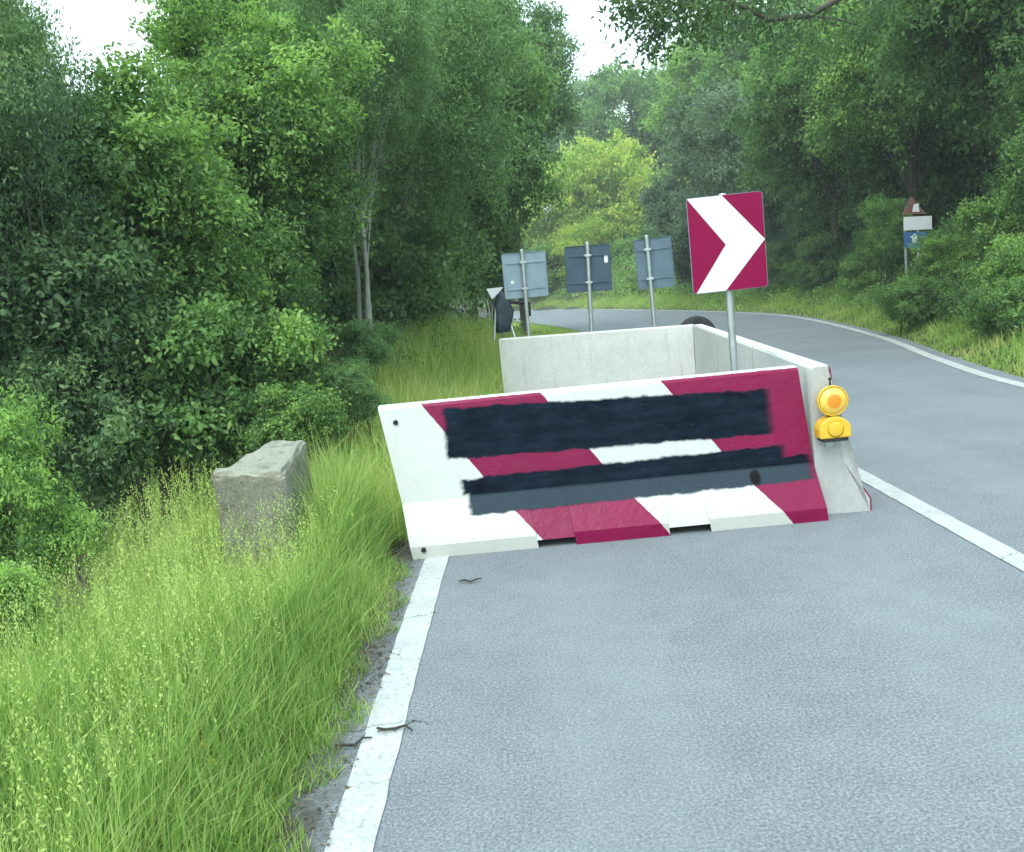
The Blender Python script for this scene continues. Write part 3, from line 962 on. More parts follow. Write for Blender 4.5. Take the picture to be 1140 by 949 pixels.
def crown(name, seed, lobes, n_cl, n_lf, cl_r, leaf, ratio=.55, shape=4, flat=.55, inner=.45, droop=.25, up=.35, rag=.16):
    """lobes: list of (x,y,z,rx,ry,rz). returns mesh + clump centres"""
    r = np.random.default_rng(seed)
    lob = np.array(lobes, float)
    vol = lob[:, 3] * lob[:, 4] * lob[:, 5]
    pick = r.choice(len(lob), n_cl, p=vol ** .75 / (vol ** .75).sum())
    d = unit(r.normal(size=(n_cl, 3)))
    rr = inner + (1 - inner) * r.random(n_cl) ** .6
    rr *= 1 + rag * r.normal(size=n_cl) * (rr > .75)
    C = lob[pick, :3] + d * rr[:, None] * lob[pick, 3:]
    ctr = lob[:, :3].mean(0)
    out = unit(C - ctr)
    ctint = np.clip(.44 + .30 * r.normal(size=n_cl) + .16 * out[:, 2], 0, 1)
    size = cl_r * (.45 + 1.15 * r.random(n_cl) ** 1.5)
    cnt = np.maximum((n_lf * (size / cl_r) ** 1.6 * (.7 + .6 * r.random(n_cl))).astype(int), 4)
    ci = np.repeat(np.arange(n_cl), cnt)
    n = len(ci)
    # leaves sit along a handful of twigs in each clump
    ntw = 7
    tw = unit(out[:, None, :] * .9 + r.normal(size=(n_cl, ntw, 3)) * np.array([1, 1, flat]) + np.array([0, 0, up]))
    ti = r.integers(0, ntw, n)
    t = r.random(n) ** .7
    T = tw[ci, ti]
    P = C[ci] + T * (t * size[ci] * 1.25)[:, None] + r.normal(size=(n, 3)) * (size[ci] * .17)[:, None]
    P[:, 2] -= (t ** 2) * size[ci] * droop
    D = unit(T * .5 + r.normal(size=(n, 3)) * .75 + np.array([0, 0, -.25]))
    N = unit(r.normal(size=(n, 3)) * .65 + out[ci] * .35 + np.array([0, 0, .75]))
    Lg = leaf * (.6 + .7 * r.random(n))
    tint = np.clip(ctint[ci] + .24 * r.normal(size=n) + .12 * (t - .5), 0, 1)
    me = leaves_to_mesh(name, P, D, N, Lg, Lg * ratio, tint, shape)
    return me, C

PROTO = {}
def proto(key, *a, **k):
    R = k.pop('R')
    PROTO[key] = crown(key, *a, **k) + (R,)
def lobes_round(seed, R, n, zs=1.0, spread=.62):
    r = random.Random(seed)
    L_ = [(0, 0, 0, R * .62, R * .62, R * .62 * zs)]
    for i in range(n):
        a = r.uniform(0, 6.283); e = math.asin(r.uniform(-.75, .95))
        q = R * spread * r.uniform(.75, 1.1)
        s = R * r.uniform(.26, .46)
        L_.append((q * math.cos(a) * math.cos(e), q * math.sin(a) * math.cos(e), q * math.sin(e) * zs, s, s, s * .8))
    return L_
# near broadleaf crowns (radius 2 m)
proto('near_a', 11, lobes_round(1, 2.0, 14, 1.25), 620, 150, .34, .075, .58, R=2.0, shape=6)
proto('near_b', 12, lobes_round(2, 2.0, 12, 1.0), 560, 150, .34, .085, .50, R=2.0, shape=6)
proto('near_c', 13, lobes_round(3, 2.0, 16, 1.5), 560, 170, .36, .065, .42, R=2.0, shape=4, flat=.9)
# shrubs (radius 1 m)
proto('bush_a', 21, lobes_round(4, 1.0, 9, .85), 260, 95, .22, .065, .6, R=1.0, shape=6, inner=.3)
proto('bush_b', 22, lobes_round(5, 1.0, 9, 1.1), 260, 95, .2, .055, .5, R=1.0, shape=6, inner=.3)
# mid distance (radius 3.5 m)
proto('mid_a', 31, lobes_round(6, 3.5, 18, 1.15), 620, 130, .52, .14, .6, R=3.5)
proto('mid_b', 32, lobes_round(7, 3.5, 16, .95), 620, 130, .52, .13, .55, R=3.5)
proto('fine_a', 33, lobes_round(8, 3.5, 16, 1.4), 620, 190, .5, .10, .38, R=3.5, flat=1.0, droop=.1)
# far (radius 5 m)
proto('far_a', 41, lobes_round(9, 5.0, 20, 1.0), 620, 80, .75, .26, .6, R=5.0)
proto('far_b', 42, lobes_round(10, 5.0, 18, 1.2), 620, 80, .75, .24, .55, R=5.0)

def make_trunk(name, base, ctr, scale, C, rz, zsc, rng, r0, mat, parent, nl=22, stems=1):
    bm = bmesh.new()
    cr, sr = math.cos(rz), math.sin(rz)
    H = ctr.z
    for s_ in range(stems):
        bx, by = (rng.uniform(-.25, .25), rng.uniform(-.25, .25)) if stems > 1 else (0, 0)
        mid = Vector((ctr.x * .35 + rng.uniform(-.15, .15), ctr.y * .35 + rng.uniform(-.15, .15), H * .5))
        top = ctr + Vector((rng.uniform(-.3, .3) * scale, rng.uniform(-.3, .3) * scale, scale * .5))
        P0 = Vector((bx, by, -.3))
        pts = []
        for k in range(9):
            t = k / 8
            p = P0 * (1 - t) ** 2 + mid * 2 * t * (1 - t) + top * t * t
            p += Vector((mnoise.noise(p * 1.3), mnoise.noise(p * 1.3 + Vector((9, 0, 0))), 0)) * .12
            pts.append(p)
        rs = [r0 * (1.25 if k == 0 else 1) * (1 - .85 * k / 8) for k in range(9)]
        tube(bm, pts, rs, 9)
        sel = rng.sample(range(len(C)), min(nl // stems, len(C)))
        for i in sel:
            c = Vector(C[i]) * scale
            c = Vector((c.x * cr - c.y * sr, c.x * sr + c.y * cr, c.z * zsc)) + ctr
            k = rng.randint(3, 7)
            a = pts[k]
            if c.z < a.z - .4 * scale: a = pts[max(2, k - 2)]; k = max(2, k - 2)
            m_ = a.lerp(c, .5) + Vector((rng.uniform(-.1, .1), rng.uniform(-.1, .1), rng.uniform(0, .2))) * scale
            q = rs[k] * .5
            tube(bm, [a, a.lerp(m_, .5), m_, m_.lerp(c, .6), c], [q, q * .75, q * .5, q * .32, q * .12], 5, cap=False)
    return from_bm(name, bm, mat, parent, smooth=True)

TREE_N = [0]
def tree(kind, pk, mk, u, v, Y, Rm, label, zs=1.0, bark='bark', r0=None, stems=1, cat=None, group=None, rz=None):
    me, C, R = PROTO[pk]
    TREE_N[0] += 1
    rng = random.Random(TREE_N[0] * 17 + 3)
    c = ray(u, v, Y)
    gz = float(hgt(c.x, c.y))
    if rz is None: rz = rng.uniform(0, 6.28)
    lean = rng.uniform(-.3, .3)
    root = empty(kind, (c.x + lean, c.y + .2, gz))
    ctr = Vector((-lean, -.2, c.z - gz))
    s = Rm / R
    o = bpy.data.objects.new('crown' if kind.endswith('tree') else 'foliage', me)
    COL.objects.link(o)
    if len(me.materials) == 0: me.materials.append(MAT[mk])
    o.material_slots[0].link = 'OBJECT'
    o.material_slots[0].material = MAT[mk]
    o.parent = root
    o.location = ctr
    o.scale = (s, s, s * zs)
    o.rotation_euler = (0, 0, rz)
    if r0 is None: r0 = .04 * Rm + .03 if kind.endswith('tree') else .02 * Rm + .008
    make_trunk('trunk' if kind.endswith('tree') else 'stem', None, ctr, s, C, rz, zs, rng, r0, MAT[bark], root, nl=24 if stems == 1 else 18, stems=stems)
    tag(root, label, cat or ('tree' if kind.endswith('tree') else 'bush'), group or ('trees along the bend' if kind.endswith('tree') else 'bushes along the road'))
    return root

T, S = 'broadleaf_tree', 'leafy_bush'
LEFT = 'trees crowding the left verge'
LB = 'bushes under the left trees'
RG = 'trees on the right bank'
RB = 'bushes on the right bank'
CG = 'trees beyond the bend'
# left, near
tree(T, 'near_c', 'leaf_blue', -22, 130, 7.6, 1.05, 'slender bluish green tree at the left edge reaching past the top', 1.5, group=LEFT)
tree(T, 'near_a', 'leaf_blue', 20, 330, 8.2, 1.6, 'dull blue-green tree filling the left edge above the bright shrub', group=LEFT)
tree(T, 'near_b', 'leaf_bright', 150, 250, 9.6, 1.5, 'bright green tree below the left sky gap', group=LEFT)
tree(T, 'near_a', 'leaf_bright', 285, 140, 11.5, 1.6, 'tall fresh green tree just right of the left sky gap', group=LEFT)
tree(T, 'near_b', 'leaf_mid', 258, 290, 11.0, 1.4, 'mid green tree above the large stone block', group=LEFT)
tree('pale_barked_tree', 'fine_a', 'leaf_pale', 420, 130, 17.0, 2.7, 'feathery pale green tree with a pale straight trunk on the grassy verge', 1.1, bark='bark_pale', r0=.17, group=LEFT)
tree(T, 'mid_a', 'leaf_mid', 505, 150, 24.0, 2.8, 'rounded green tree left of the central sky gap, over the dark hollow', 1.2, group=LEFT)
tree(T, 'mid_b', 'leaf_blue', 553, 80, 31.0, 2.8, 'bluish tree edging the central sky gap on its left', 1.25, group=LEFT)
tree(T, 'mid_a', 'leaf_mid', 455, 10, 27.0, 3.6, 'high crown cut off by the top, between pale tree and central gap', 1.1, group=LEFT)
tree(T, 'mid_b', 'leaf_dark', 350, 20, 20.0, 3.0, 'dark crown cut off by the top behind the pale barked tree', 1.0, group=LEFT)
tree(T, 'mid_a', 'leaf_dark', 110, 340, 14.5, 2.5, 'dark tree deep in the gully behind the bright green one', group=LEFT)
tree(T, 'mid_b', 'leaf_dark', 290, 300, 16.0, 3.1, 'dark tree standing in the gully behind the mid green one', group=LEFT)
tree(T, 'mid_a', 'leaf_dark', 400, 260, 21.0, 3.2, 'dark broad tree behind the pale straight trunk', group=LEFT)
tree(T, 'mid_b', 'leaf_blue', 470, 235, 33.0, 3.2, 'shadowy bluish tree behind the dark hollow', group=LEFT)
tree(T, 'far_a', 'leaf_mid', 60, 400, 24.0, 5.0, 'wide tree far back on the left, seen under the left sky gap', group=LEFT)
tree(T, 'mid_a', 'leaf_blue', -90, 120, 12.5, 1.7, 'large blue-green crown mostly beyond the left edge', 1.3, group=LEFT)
# left shrubs
tree(S, 'bush_b', 'leaf_blue', 120, 440, 8.0, .9, 'dusky blue-green bush over the dark gap left of the stone', 1.1, stems=4, group=LB)
tree(S, 'bush_a', 'leaf_mid', 205, 430, 8.4, .95, 'mid green bush directly left of and above the stone block', 1.1, stems=4, group=LB)
tree(S, 'bush_a', 'leaf_bright', 292, 425, 8.8, .85, 'light green bush right behind the stone block', 1.0, stems=4, group=LB)
tree(S, 'bush_b', 'leaf_mid', 300, 395, 11.2, .85, 'mid green bush at the edge of the far grassy verge', 1.0, stems=4, group=LB)
tree(S, 'bush_b', 'leaf_bright', 12, 560, 4.9, .42, 'bright young shrub at the left edge in front of the dark gap', 1.5, stems=4, group=LB)
tree(S, 'bush_a', 'leaf_bright', -12, 690, 4.0, .30, 'small yellow-green shrub low at the left edge in the grass', 1.0, stems=3, group=LB)
tree(S, 'bush_a', 'leaf_mid', 445, 290, 19.0, 1.25, 'green bush between the pale trunk and the dark hollow', 1.3, stems=4, group=LB)
tree(S, 'bush_b', 'leaf_mid', 545, 290, 27.0, 1.1, 'small bush right of the dark hollow by the sign backs', 1.3, stems=4, group=LB)
tree(S, 'bush_b', 'leaf_dark', 60, 410, 9.0, 1.3, 'dark bush in the gully behind the bright young shrub', 1.1, stems=4, group=LB)
tree(S, 'bush_a', 'leaf_dark', 300, 325, 14.0, 1.3, 'dark undergrowth bush behind the dry stalks', 1.1, stems=4, group=LB)
tree(S, 'bush_a', 'leaf_bright', 330, 470, 8.0, .45, 'small light bush touching the far end of the stone block', 1.0, stems=3, group=LB)
tree(S, 'bush_b', 'leaf_pale', 388, 440, 8.8, .36, 'pale grey-green bush by the top left corner of the front barrier', 1.0, stems=3, group=LB)
tree(S, 'bush_a', 'leaf_pale', 405, 385, 12.5, .42, 'pale weedy bush in the grass between stump and front barrier', 1.1, stems=3, group=LB)
tree('slender_tree', 'fine_a', 'leaf_pale', 385, 60, 13.5, 1.3, 'slender feathery tree with thin pale stems left of the pale barked tree', 1.5, bark='bark_pale', r0=.05, stems=3, group=LEFT)
# centre, beyond the bend
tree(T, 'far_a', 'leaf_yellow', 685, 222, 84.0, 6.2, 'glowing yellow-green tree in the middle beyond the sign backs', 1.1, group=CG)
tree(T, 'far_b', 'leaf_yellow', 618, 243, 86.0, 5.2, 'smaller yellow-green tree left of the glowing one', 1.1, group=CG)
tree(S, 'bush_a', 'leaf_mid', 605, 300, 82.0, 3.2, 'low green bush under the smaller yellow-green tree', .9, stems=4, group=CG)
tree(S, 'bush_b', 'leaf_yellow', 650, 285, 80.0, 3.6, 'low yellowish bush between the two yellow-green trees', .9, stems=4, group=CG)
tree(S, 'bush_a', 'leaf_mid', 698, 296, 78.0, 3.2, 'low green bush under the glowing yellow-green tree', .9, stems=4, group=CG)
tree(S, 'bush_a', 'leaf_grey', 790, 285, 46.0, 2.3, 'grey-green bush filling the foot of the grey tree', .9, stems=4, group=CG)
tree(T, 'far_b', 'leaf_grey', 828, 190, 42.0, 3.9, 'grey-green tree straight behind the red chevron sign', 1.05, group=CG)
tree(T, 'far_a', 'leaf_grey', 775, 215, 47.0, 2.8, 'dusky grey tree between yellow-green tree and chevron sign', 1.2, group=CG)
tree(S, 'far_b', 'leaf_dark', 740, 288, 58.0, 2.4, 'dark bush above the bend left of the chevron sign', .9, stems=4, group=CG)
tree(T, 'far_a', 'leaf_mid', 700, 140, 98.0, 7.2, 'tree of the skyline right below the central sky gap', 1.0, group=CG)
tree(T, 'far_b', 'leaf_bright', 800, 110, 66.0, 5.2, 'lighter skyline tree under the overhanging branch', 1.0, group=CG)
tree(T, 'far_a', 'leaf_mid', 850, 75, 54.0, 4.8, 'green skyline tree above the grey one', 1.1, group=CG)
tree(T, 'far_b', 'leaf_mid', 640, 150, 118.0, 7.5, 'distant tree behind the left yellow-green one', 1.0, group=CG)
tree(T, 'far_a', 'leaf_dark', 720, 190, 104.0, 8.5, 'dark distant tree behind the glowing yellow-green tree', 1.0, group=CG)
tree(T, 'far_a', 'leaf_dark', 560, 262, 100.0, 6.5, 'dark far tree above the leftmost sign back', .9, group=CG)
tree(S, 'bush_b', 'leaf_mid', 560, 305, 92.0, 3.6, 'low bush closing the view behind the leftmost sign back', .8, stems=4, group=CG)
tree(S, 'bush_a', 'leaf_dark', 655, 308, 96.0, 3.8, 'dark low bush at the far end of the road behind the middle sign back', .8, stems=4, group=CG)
# right bank
tree(T, 'mid_a', 'leaf_mid', 930, 130, 33.0, 3.5, 'tall mid green tree between grey tree and right-hand group', 1.2, group=RG)
tree(T, 'mid_b', 'leaf_bright', 1010, 70, 27.0, 3.1, 'fresh green tree high above the white and blue sign', 1.1, group=RG)
tree(T, 'mid_a', 'leaf_mid', 1120, 0, 21.0, 2.9, 'large tree filling the top right corner', 1.2, group=RG)
tree(T, 'near_b', 'leaf_mid', 1200, 150, 16.5, 1.8, 'broadleaf tree at the right edge below the corner crown', 1.2, group=RG)
tree(T, 'mid_b', 'leaf_dark', 1040, 170, 30.0, 3.0, 'dark tree right behind the white and blue sign', 1.3, group=RG)
tree(T, 'mid_a', 'leaf_grey', 905, 215, 38.0, 2.6, 'greyish tree leaning over the verge right of the chevron sign', 1.3, group=RG)
tree(T, 'mid_b', 'leaf_dark', 965, 225, 34.0, 2.3, 'dark lower tree left of the white and blue sign', 1.3, group=RG)
tree(T, 'mid_b', 'leaf_dark', 1150, 120, 28.0, 4.2, 'dark tree behind the top right corner crown', 1.2, group=RG)
tree(S, 'bush_a', 'leaf_dark', 925, 292, 33.0, 1.3, 'dark bush at the foot of the greyish leaning tree', 1.0, stems=4, group=RB)
tree(S, 'bush_b', 'leaf_blue', 870, 300, 37.0, 1.4, 'bluish bush right of the chevron sign above the verge', .9, stems=4, group=RB)
tree(S, 'bush_a', 'leaf_mid', 990, 295, 27.0, 1.1, 'mid green bush left of the white and blue sign posts', 1.1, stems=4, group=RB)
tree(S, 'bush_b', 'leaf_mid', 1078, 290, 21.5, .95, 'mid green bush right of the white and blue sign', 1.2, stems=4, group=RB)
tree(S, 'bush_a', 'leaf_mid', 1095, 322, 17.5, .72, 'rounded bush just behind the lowest bush at the right edge', 1.0, stems=4, group=RB)
tree(S, 'bush_b', 'leaf_bright', 1045, 300, 19.5, .75, 'light bush crowding the right-hand post of the white and blue sign', 1.1, stems=4, group=RB)
tree(S, 'bush_a', 'leaf_mid', 962, 305, 27.5, .95, 'low bush nearest the edge line left of the white and blue sign', .9, stems=4, group=RB)
tree(S, 'bush_b', 'leaf_mid', 905, 308, 33.5, 1.0, 'low bush on the verge right of the chevron sign', .8, stems=4, group=RB)
tree(S, 'bush_a', 'leaf_bright', 1140, 300, 15.2, .7, 'bright low bush touching the right edge above the lowest bush', 1.1, stems=4, group=RB)
tree(S, 'bush_b', 'leaf_mid', 985, 262, 23.5, .8, 'leafy sprays pressing against the left side of the white and blue sign', 1.3, stems=4, group=RB)
tree(S, 'bush_a', 'leaf_mid', 1016, 336, 18.4, .62, 'small bush hiding the feet of the white and blue sign', 1.0, stems=3, group=RB)
tree(S, 'bush_a', 'leaf_bright', 1135, 250, 17.0, .95, 'bright bush at the right edge under the broadleaf tree', 1.0, stems=4, group=RB)
tree(S, 'bush_a', 'leaf_mid', 1128, 345, 14.0, .62, 'leafy bush near the white edge line at the right edge', 1.0, stems=4, group=RB)
tree(S, 'bush_b', 'leaf_mid', 1060, 335, 18.5, .6, 'small low bush on the verge below the right bushes', .9, stems=3, group=RB)

# overhanging tree: trunk on the right bank, bough reaching over the road
def overhang():
    bx, by = 9.6, 15.5
    gz = float(hgt(bx, by))
    root = empty('overhanging_tree', (bx, by, gz))
    tag(root, 'dark overhanging tree whose bough hangs into the top centre sky', 'tree', RG)
    o0 = Vector((bx, by, gz))
    Q = lambda u, v, Y: ray(u, v, Y) - o0
    bm = bmesh.new()
    tk = [Vector((0, 0, -.3)), Vector((.1, 0, 2)), Vector((-.1, -.1, 4)), Vector((-.3, -.2, 6)), Vector((-.2, -.2, 8.5))]
    tube(bm, tk, [.26, .2, .17, .14, .07], 10)
    tube(bm, [tk[3], Q(1000, -40, 14.5), Q(900, 18, 13.6), Q(855, 22, 13.2), Q(815, 2, 12.9), Q(770, -8, 12.6), Q(700, -22, 12.3)], [.1, .06, .045, .036, .028, .02, .012], 7)
    cl = []
    rng = random.Random(77)
    tips = [(700, 8, 12.4), (722, 30, 12.5), (735, 14, 12.5), (745, -10, 12.6), (690, -15, 12.3), (775, 6, 12.7), (790, -12, 12.8), (728, 45, 12.5), (830, -8, 13.1), (850, 30, 13.2), (815, 18, 13), (880, 2, 13.4), (905, 40, 13.6), (930, 10, 13.8), (960, 30, 14), (990, -5, 14.3), (950, -20, 14.1), (870, -25, 13.3), (1020, 15, 14.6), (760, -25, 12.7), (712, -2, 12.4), (706, 20, 12.4), (730, 58, 12.5), (742, 30, 12.5), (765, 20, 12.6), (780, 28, 12.7), (800, 30, 12.9), (822, 36, 13), (838, 8, 13.1), (795, 5, 12.8), (862, 48, 13.3), (885, 36, 13.4), (760, 2, 12.6), (736, -2, 12.5)]
    for (u, v, Y) in tips:
        c = Q(u, v, Y)
        par = min(([Q(1000, -40, 14.5), Q(900, 18, 13.6), Q(855, 22, 13.2), Q(815, 2, 12.9), Q(770, -8, 12.6), Q(700, -22, 12.3)]), key=lambda p: (p - c).length)
        tube(bm, [par, par.lerp(c, .5) + Vector((0, 0, .04)), c], [.018, .012, .005], 5, cap=False)
        cl.append(c)
    # upper crown above the frame
    for k in range(140):
        a = rng.uniform(0, 6.28); q = 2.6 * math.sqrt(rng.random())
        cl.append(Vector((q * math.cos(a) - .2, q * math.sin(a), 7.6 + rng.uniform(-1.0, 2.4) * (1 - q / 4))))
    for i in range(34, len(cl), 6):
        tube(bm, [tk[4], tk[4].lerp(cl[i], .5), cl[i]], [.04, .025, .008], 5, cap=False)
    from_bm('trunk', bm, MAT['bark'], root, smooth=True)
    r = np.random.default_rng(5)
    C = np.array([tuple(c) for c in cl])
    cnt = np.where(np.arange(len(C)) < 34, 120, 150)
    sz = np.where(np.arange(len(C)) < 34, .19, .42)
    ci = np.repeat(np.arange(len(C)), cnt); n = len(ci)
    P = C[ci] + r.normal(size=(n, 3)) * sz[ci][:, None] * np.array([1, 1, .7])
    D = unit(r.normal(size=(n, 3)) + np.array([0, 0, -.4])); N = unit(r.normal(size=(n, 3)) * .7 + np.array([0, 0, .7]))
    Lg = .085 * (.6 + .7 * r.random(n))
    me = leaves_to_mesh('overhang_leaves', P, D, N, Lg, Lg * .55, np.clip(.4 + .2 * r.normal(size=n), 0, 1), 6)
    link_mesh('crown', me, MAT['leaf_dark'], root)
overhang()

pt_ = [o for o in COL.objects if o.name.startswith('pale_barked_tree')][0]
bm = bmesh.new()
q_ = lambda u, v, Y: ray(u, v, Y) - Vector(pt_.location)
tube(bm, [q_(420, 150, 15.6), q_(385, 70, 14.8), q_(352, 32, 14.3), q_(322, -12, 14.0)], [.06, .045, .035, .02], 7)
tube(bm, [q_(385, 70, 14.8), q_(392, 30, 14.4), q_(405, -10, 14.2)], [.03, .02, .01], 6)
from_bm('bare_limb', bm, MAT['bark_pale'], pt_, smooth=True)

# pale trunk detail at the grassy verge: broken stub and dry stalks
def stub():
    p = ray(409, 345, 17.5)
    gz = float(hgt(p.x, p.y))
    root = empty('broken_stump', (p.x, p.y, gz))
    tag(root, 'short pale broken stump with a leaning limb at the verge edge', 'stump')
    o0 = Vector((p.x, p.y, gz))
    Q = lambda u, v: ray(u, v, 17.5) - o0
    bm = bmesh.new()
    a, b = Q(410, 352), Q(409, 318)
    tube(bm, [Vector((a.x, a.y, -.2)), a, a.lerp(b, .5), b], [.12, .11, .095, .085], 10)
    from_bm('trunk', bm, MAT['bark_pale'], root)
    bm = bmesh.new()
    tube(bm, [Q(404, 345), Q(396, 332), Q(388, 318)], [.045, .035, .02], 7)
    from_bm('limb', bm, MAT['bark_pale'], root)
stub()
def dry_stalks(u, v, Y, n, h, spread, label, seed):
    p = ray(u, v, Y)
    gz = float(hgt(p.x, p.y))
    r = random.Random(seed)
    bm = bmesh.new()
    for i in range(n):
        x, y = r.gauss(0, spread), r.gauss(0, spread)
        q = Vector((x, y, -.05)); hh = h * r.uniform(.5, 1.1)
        t = q + Vector((r.gauss(0, .16), r.gauss(0, .16), hh))
        m_ = q.lerp(t, .5) + Vector((r.gauss(0, .03), r.gauss(0, .03), 0))
        w = .008
        tube(bm, [q, m_, t], [w, w * .7, w * .3], 4, cap=False)
        for j in range(5):
            a = m_.lerp(t, r.random()); b = a + Vector((r.gauss(0, .09), r.gauss(0, .09), r.uniform(0, .14)))
            tube(bm, [a, b], [w * .5, w * .2], 3, cap=False)
    o = from_bm('dry_stalks', bm, MAT['twig'], None, (p.x, p.y, gz))
    tag(o, label, 'plant')
dry_stalks(384, 375, 13.5, 42, .85, .22, 'clump of dead grey-brown stalks below the pale stump', 4)
dry_stalks(85, 560, 6.0, 14, 1.2, .25, 'thin dry stems leaning in the dark gap left of the stone', 9)

# ------------------------------------------------------------------ grass and undergrowth
def blades(name, x, y, h, w, seed, mat, lean=.5, seg=3, tint=None, label=None, heads=False):
    r = np.random.default_rng(seed)
    n = len(x)
    z = hgt(x, y)
    P = np.stack([x, y, z - .02], -1)
    a = r.random(n) * 6.283
    dirx = np.stack([np.cos(a), np.sin(a), np.zeros(n)], -1)
    L_ = (r.random(n) ** 1.3 * lean * 1.6 + .04)
    f = r.random(n) * 6.283
    side = np.stack([np.cos(f), np.sin(f), np.zeros(n)], -1)
    V = []
    for k in range(seg + 1):
        t = k / seg
        c = P + np.array([0, 0, 1.0]) * (h * (t - .22 * L_ * t * t))[:, None] + dirx * (h * L_ * t * t)[:, None]
        ww = w * (1 - t ** 1.6) * .5
        if k < seg:
            V += [c - side * ww[:, None], c + side * ww[:, None]]
        else:
            V += [c]
    V = np.stack(V, 1)
    k_ = V.shape[1]
    f0 = []
    for s_ in range(seg - 1):
        b = 2 * s_
        f0 += [[b, b + 1, b + 3], [b, b + 3, b + 2]]
    b = 2 * (seg - 1)
    f0 += [[b, b + 1, b + 2]]
    faces = (np.arange(n)[:, None, None] * k_ + np.array(f0)[None]).reshape(-1, 3)
    if tint is None:
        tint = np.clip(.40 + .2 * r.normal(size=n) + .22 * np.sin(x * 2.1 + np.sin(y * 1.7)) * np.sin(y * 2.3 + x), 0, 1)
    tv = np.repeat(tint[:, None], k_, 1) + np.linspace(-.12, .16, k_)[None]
    me = np_mesh(name, V.reshape(-1, 3), faces, np.clip(tv, 0, 1).ravel())
    return me, V[:, -1], dirx

def clump_xy(r, n, x0, x1, y0, y1, per=14, s=.045):
    m_ = n // per
    cx = x0 + (x1 - x0) * r.random(m_); cy = y0 + (y1 - y0) * r.random(m_)
    x = np.repeat(cx, per) + r.normal(size=m_ * per) * s; y = np.repeat(cy, per) + r.normal(size=m_ * per) * s
    hh = np.repeat(.5 + .8 * r.random(m_) ** 1.4, per) * (.55 + .55 * r.random(m_ * per))
    return x, y, hh, np.clip(np.repeat(.40 + .27 * r.normal(size=m_), per) + .14 * r.normal(size=m_ * per), 0, 1)

def avoid(x, y):
    """keep off the road, the stones and the barriers"""
    ok = (x < xl(y) - .15 - .04 * np.sin(y * 5.1) - .05 * np.sin(y * 13.7 + 1)) | (x > xr(y) + .27 + .05 * np.sin(y * 3.3))
    ok &= ~((x > -1.93) & (x < -1.38) & (y > 5.15) & (y < 6.4))
    ok &= ~((x > -.98) & (y > 5.55) & (y < 6.1))
    return ok

r = np.random.default_rng(3)
parts_ = []
x, y, h, ct = clump_xy(r, 150000, -2.75, -.74, 1.3, 6.4, per=11, s=.055)
k = avoid(x, y); x, y, h, ct = x[k], y[k], h[k], ct[k]
edge = np.clip((xl(y) - .10 - x) / .5, .25, 1)          # shorter beside the road
h = h * .43 * edge * (1 + .35 * sm(-x, 1.6, 2.6)) * (1 + .45 * sm(y, 5.2, 5.6) * sm(-x, .95, 1.1) * (1 - sm(-x, 1.30, 1.36))) * (1 + .35 * sm(y, 4.95, 5.2) * sm(-x, 1.2, 1.26) * (1 - sm(-x, 1.38, 1.42))) * (1 - .3 * sm(y, 4.2, 4.9) * sm(-x, 1.25, 1.45))
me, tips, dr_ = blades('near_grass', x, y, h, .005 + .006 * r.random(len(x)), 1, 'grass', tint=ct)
o = link_mesh('verge_grass', me, MAT['grass'])
tag(o, 'tall bright green grass on the near left verge', 'grass', kind='stuff')
# flowering stalks with seed heads
x = -2.7 + 1.9 * r.random(4200); y = 1.5 + 5.0 * r.random(4200) ** .75
k = avoid(x, y) & (x < xl(y) - .55); x, y = x[k], y[k]
h = (.36 + .36 * r.random(len(x))) * (1 + .25 * sm(-x, 1.6, 2.6))
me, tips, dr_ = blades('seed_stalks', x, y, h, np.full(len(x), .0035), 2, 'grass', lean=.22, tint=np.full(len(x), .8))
n = len(tips); q = 9
P = np.repeat(tips, q, 0) + r.normal(size=(n * q, 3)) * np.array([.007, .007, .001]); P[:, 2] -= np.tile(np.linspace(-.01, .10, q), n)
D = unit(r.normal(size=(n * q, 3)) * .5 + np.array([0, 0, .8])); N = unit(r.normal(size=(n * q, 3)))
Lg = .012 + .008 * r.random(n * q)
hm = leaves_to_mesh('seed_heads', P, D, N, Lg, Lg * .4, np.clip(.9 + .1 * r.normal(size=n * q), 0, 1), 4)
bm = bmesh.new(); bm.from_mesh(me); 
o = link_mesh('grass_stalks', me, MAT['grass']); tag(o, 'thin flowering grass stalks on the near left verge', 'grass', kind='stuff')
MAT['seed'] = leaf_mat('seed_head', (.13, .22, .05), (.20, .31, .08), (.30, .40, .14), .3)
o = link_mesh('seed_heads', hm, MAT['seed']); tag(o, 'pale seed heads of the verge grass', 'grass', kind='stuff')
bm.free()
# farther left verge
x, y, h, ct = clump_xy(r, 190000, -6.5, 2.2, 6.0, 32.0, per=10, s=.08)
k = avoid(x, y) & (x < xl(y) - .2) & (x > xl(y) - 5.6); x, y, h, ct = x[k], y[k], h[k], ct[k]
me, _, _ = blades('far_verge', x, y, h * .62 * (1 - .6 * sm(y, 15, 26)), .008 + .010 * r.random(len(x)), 5, 'grass_far', tint=np.clip(ct + .15, 0, 1))
o = link_mesh('verge_grass', me, MAT['grass_far']); tag(o, 'tall grass on the raised verge past the barriers', 'grass', kind='stuff')
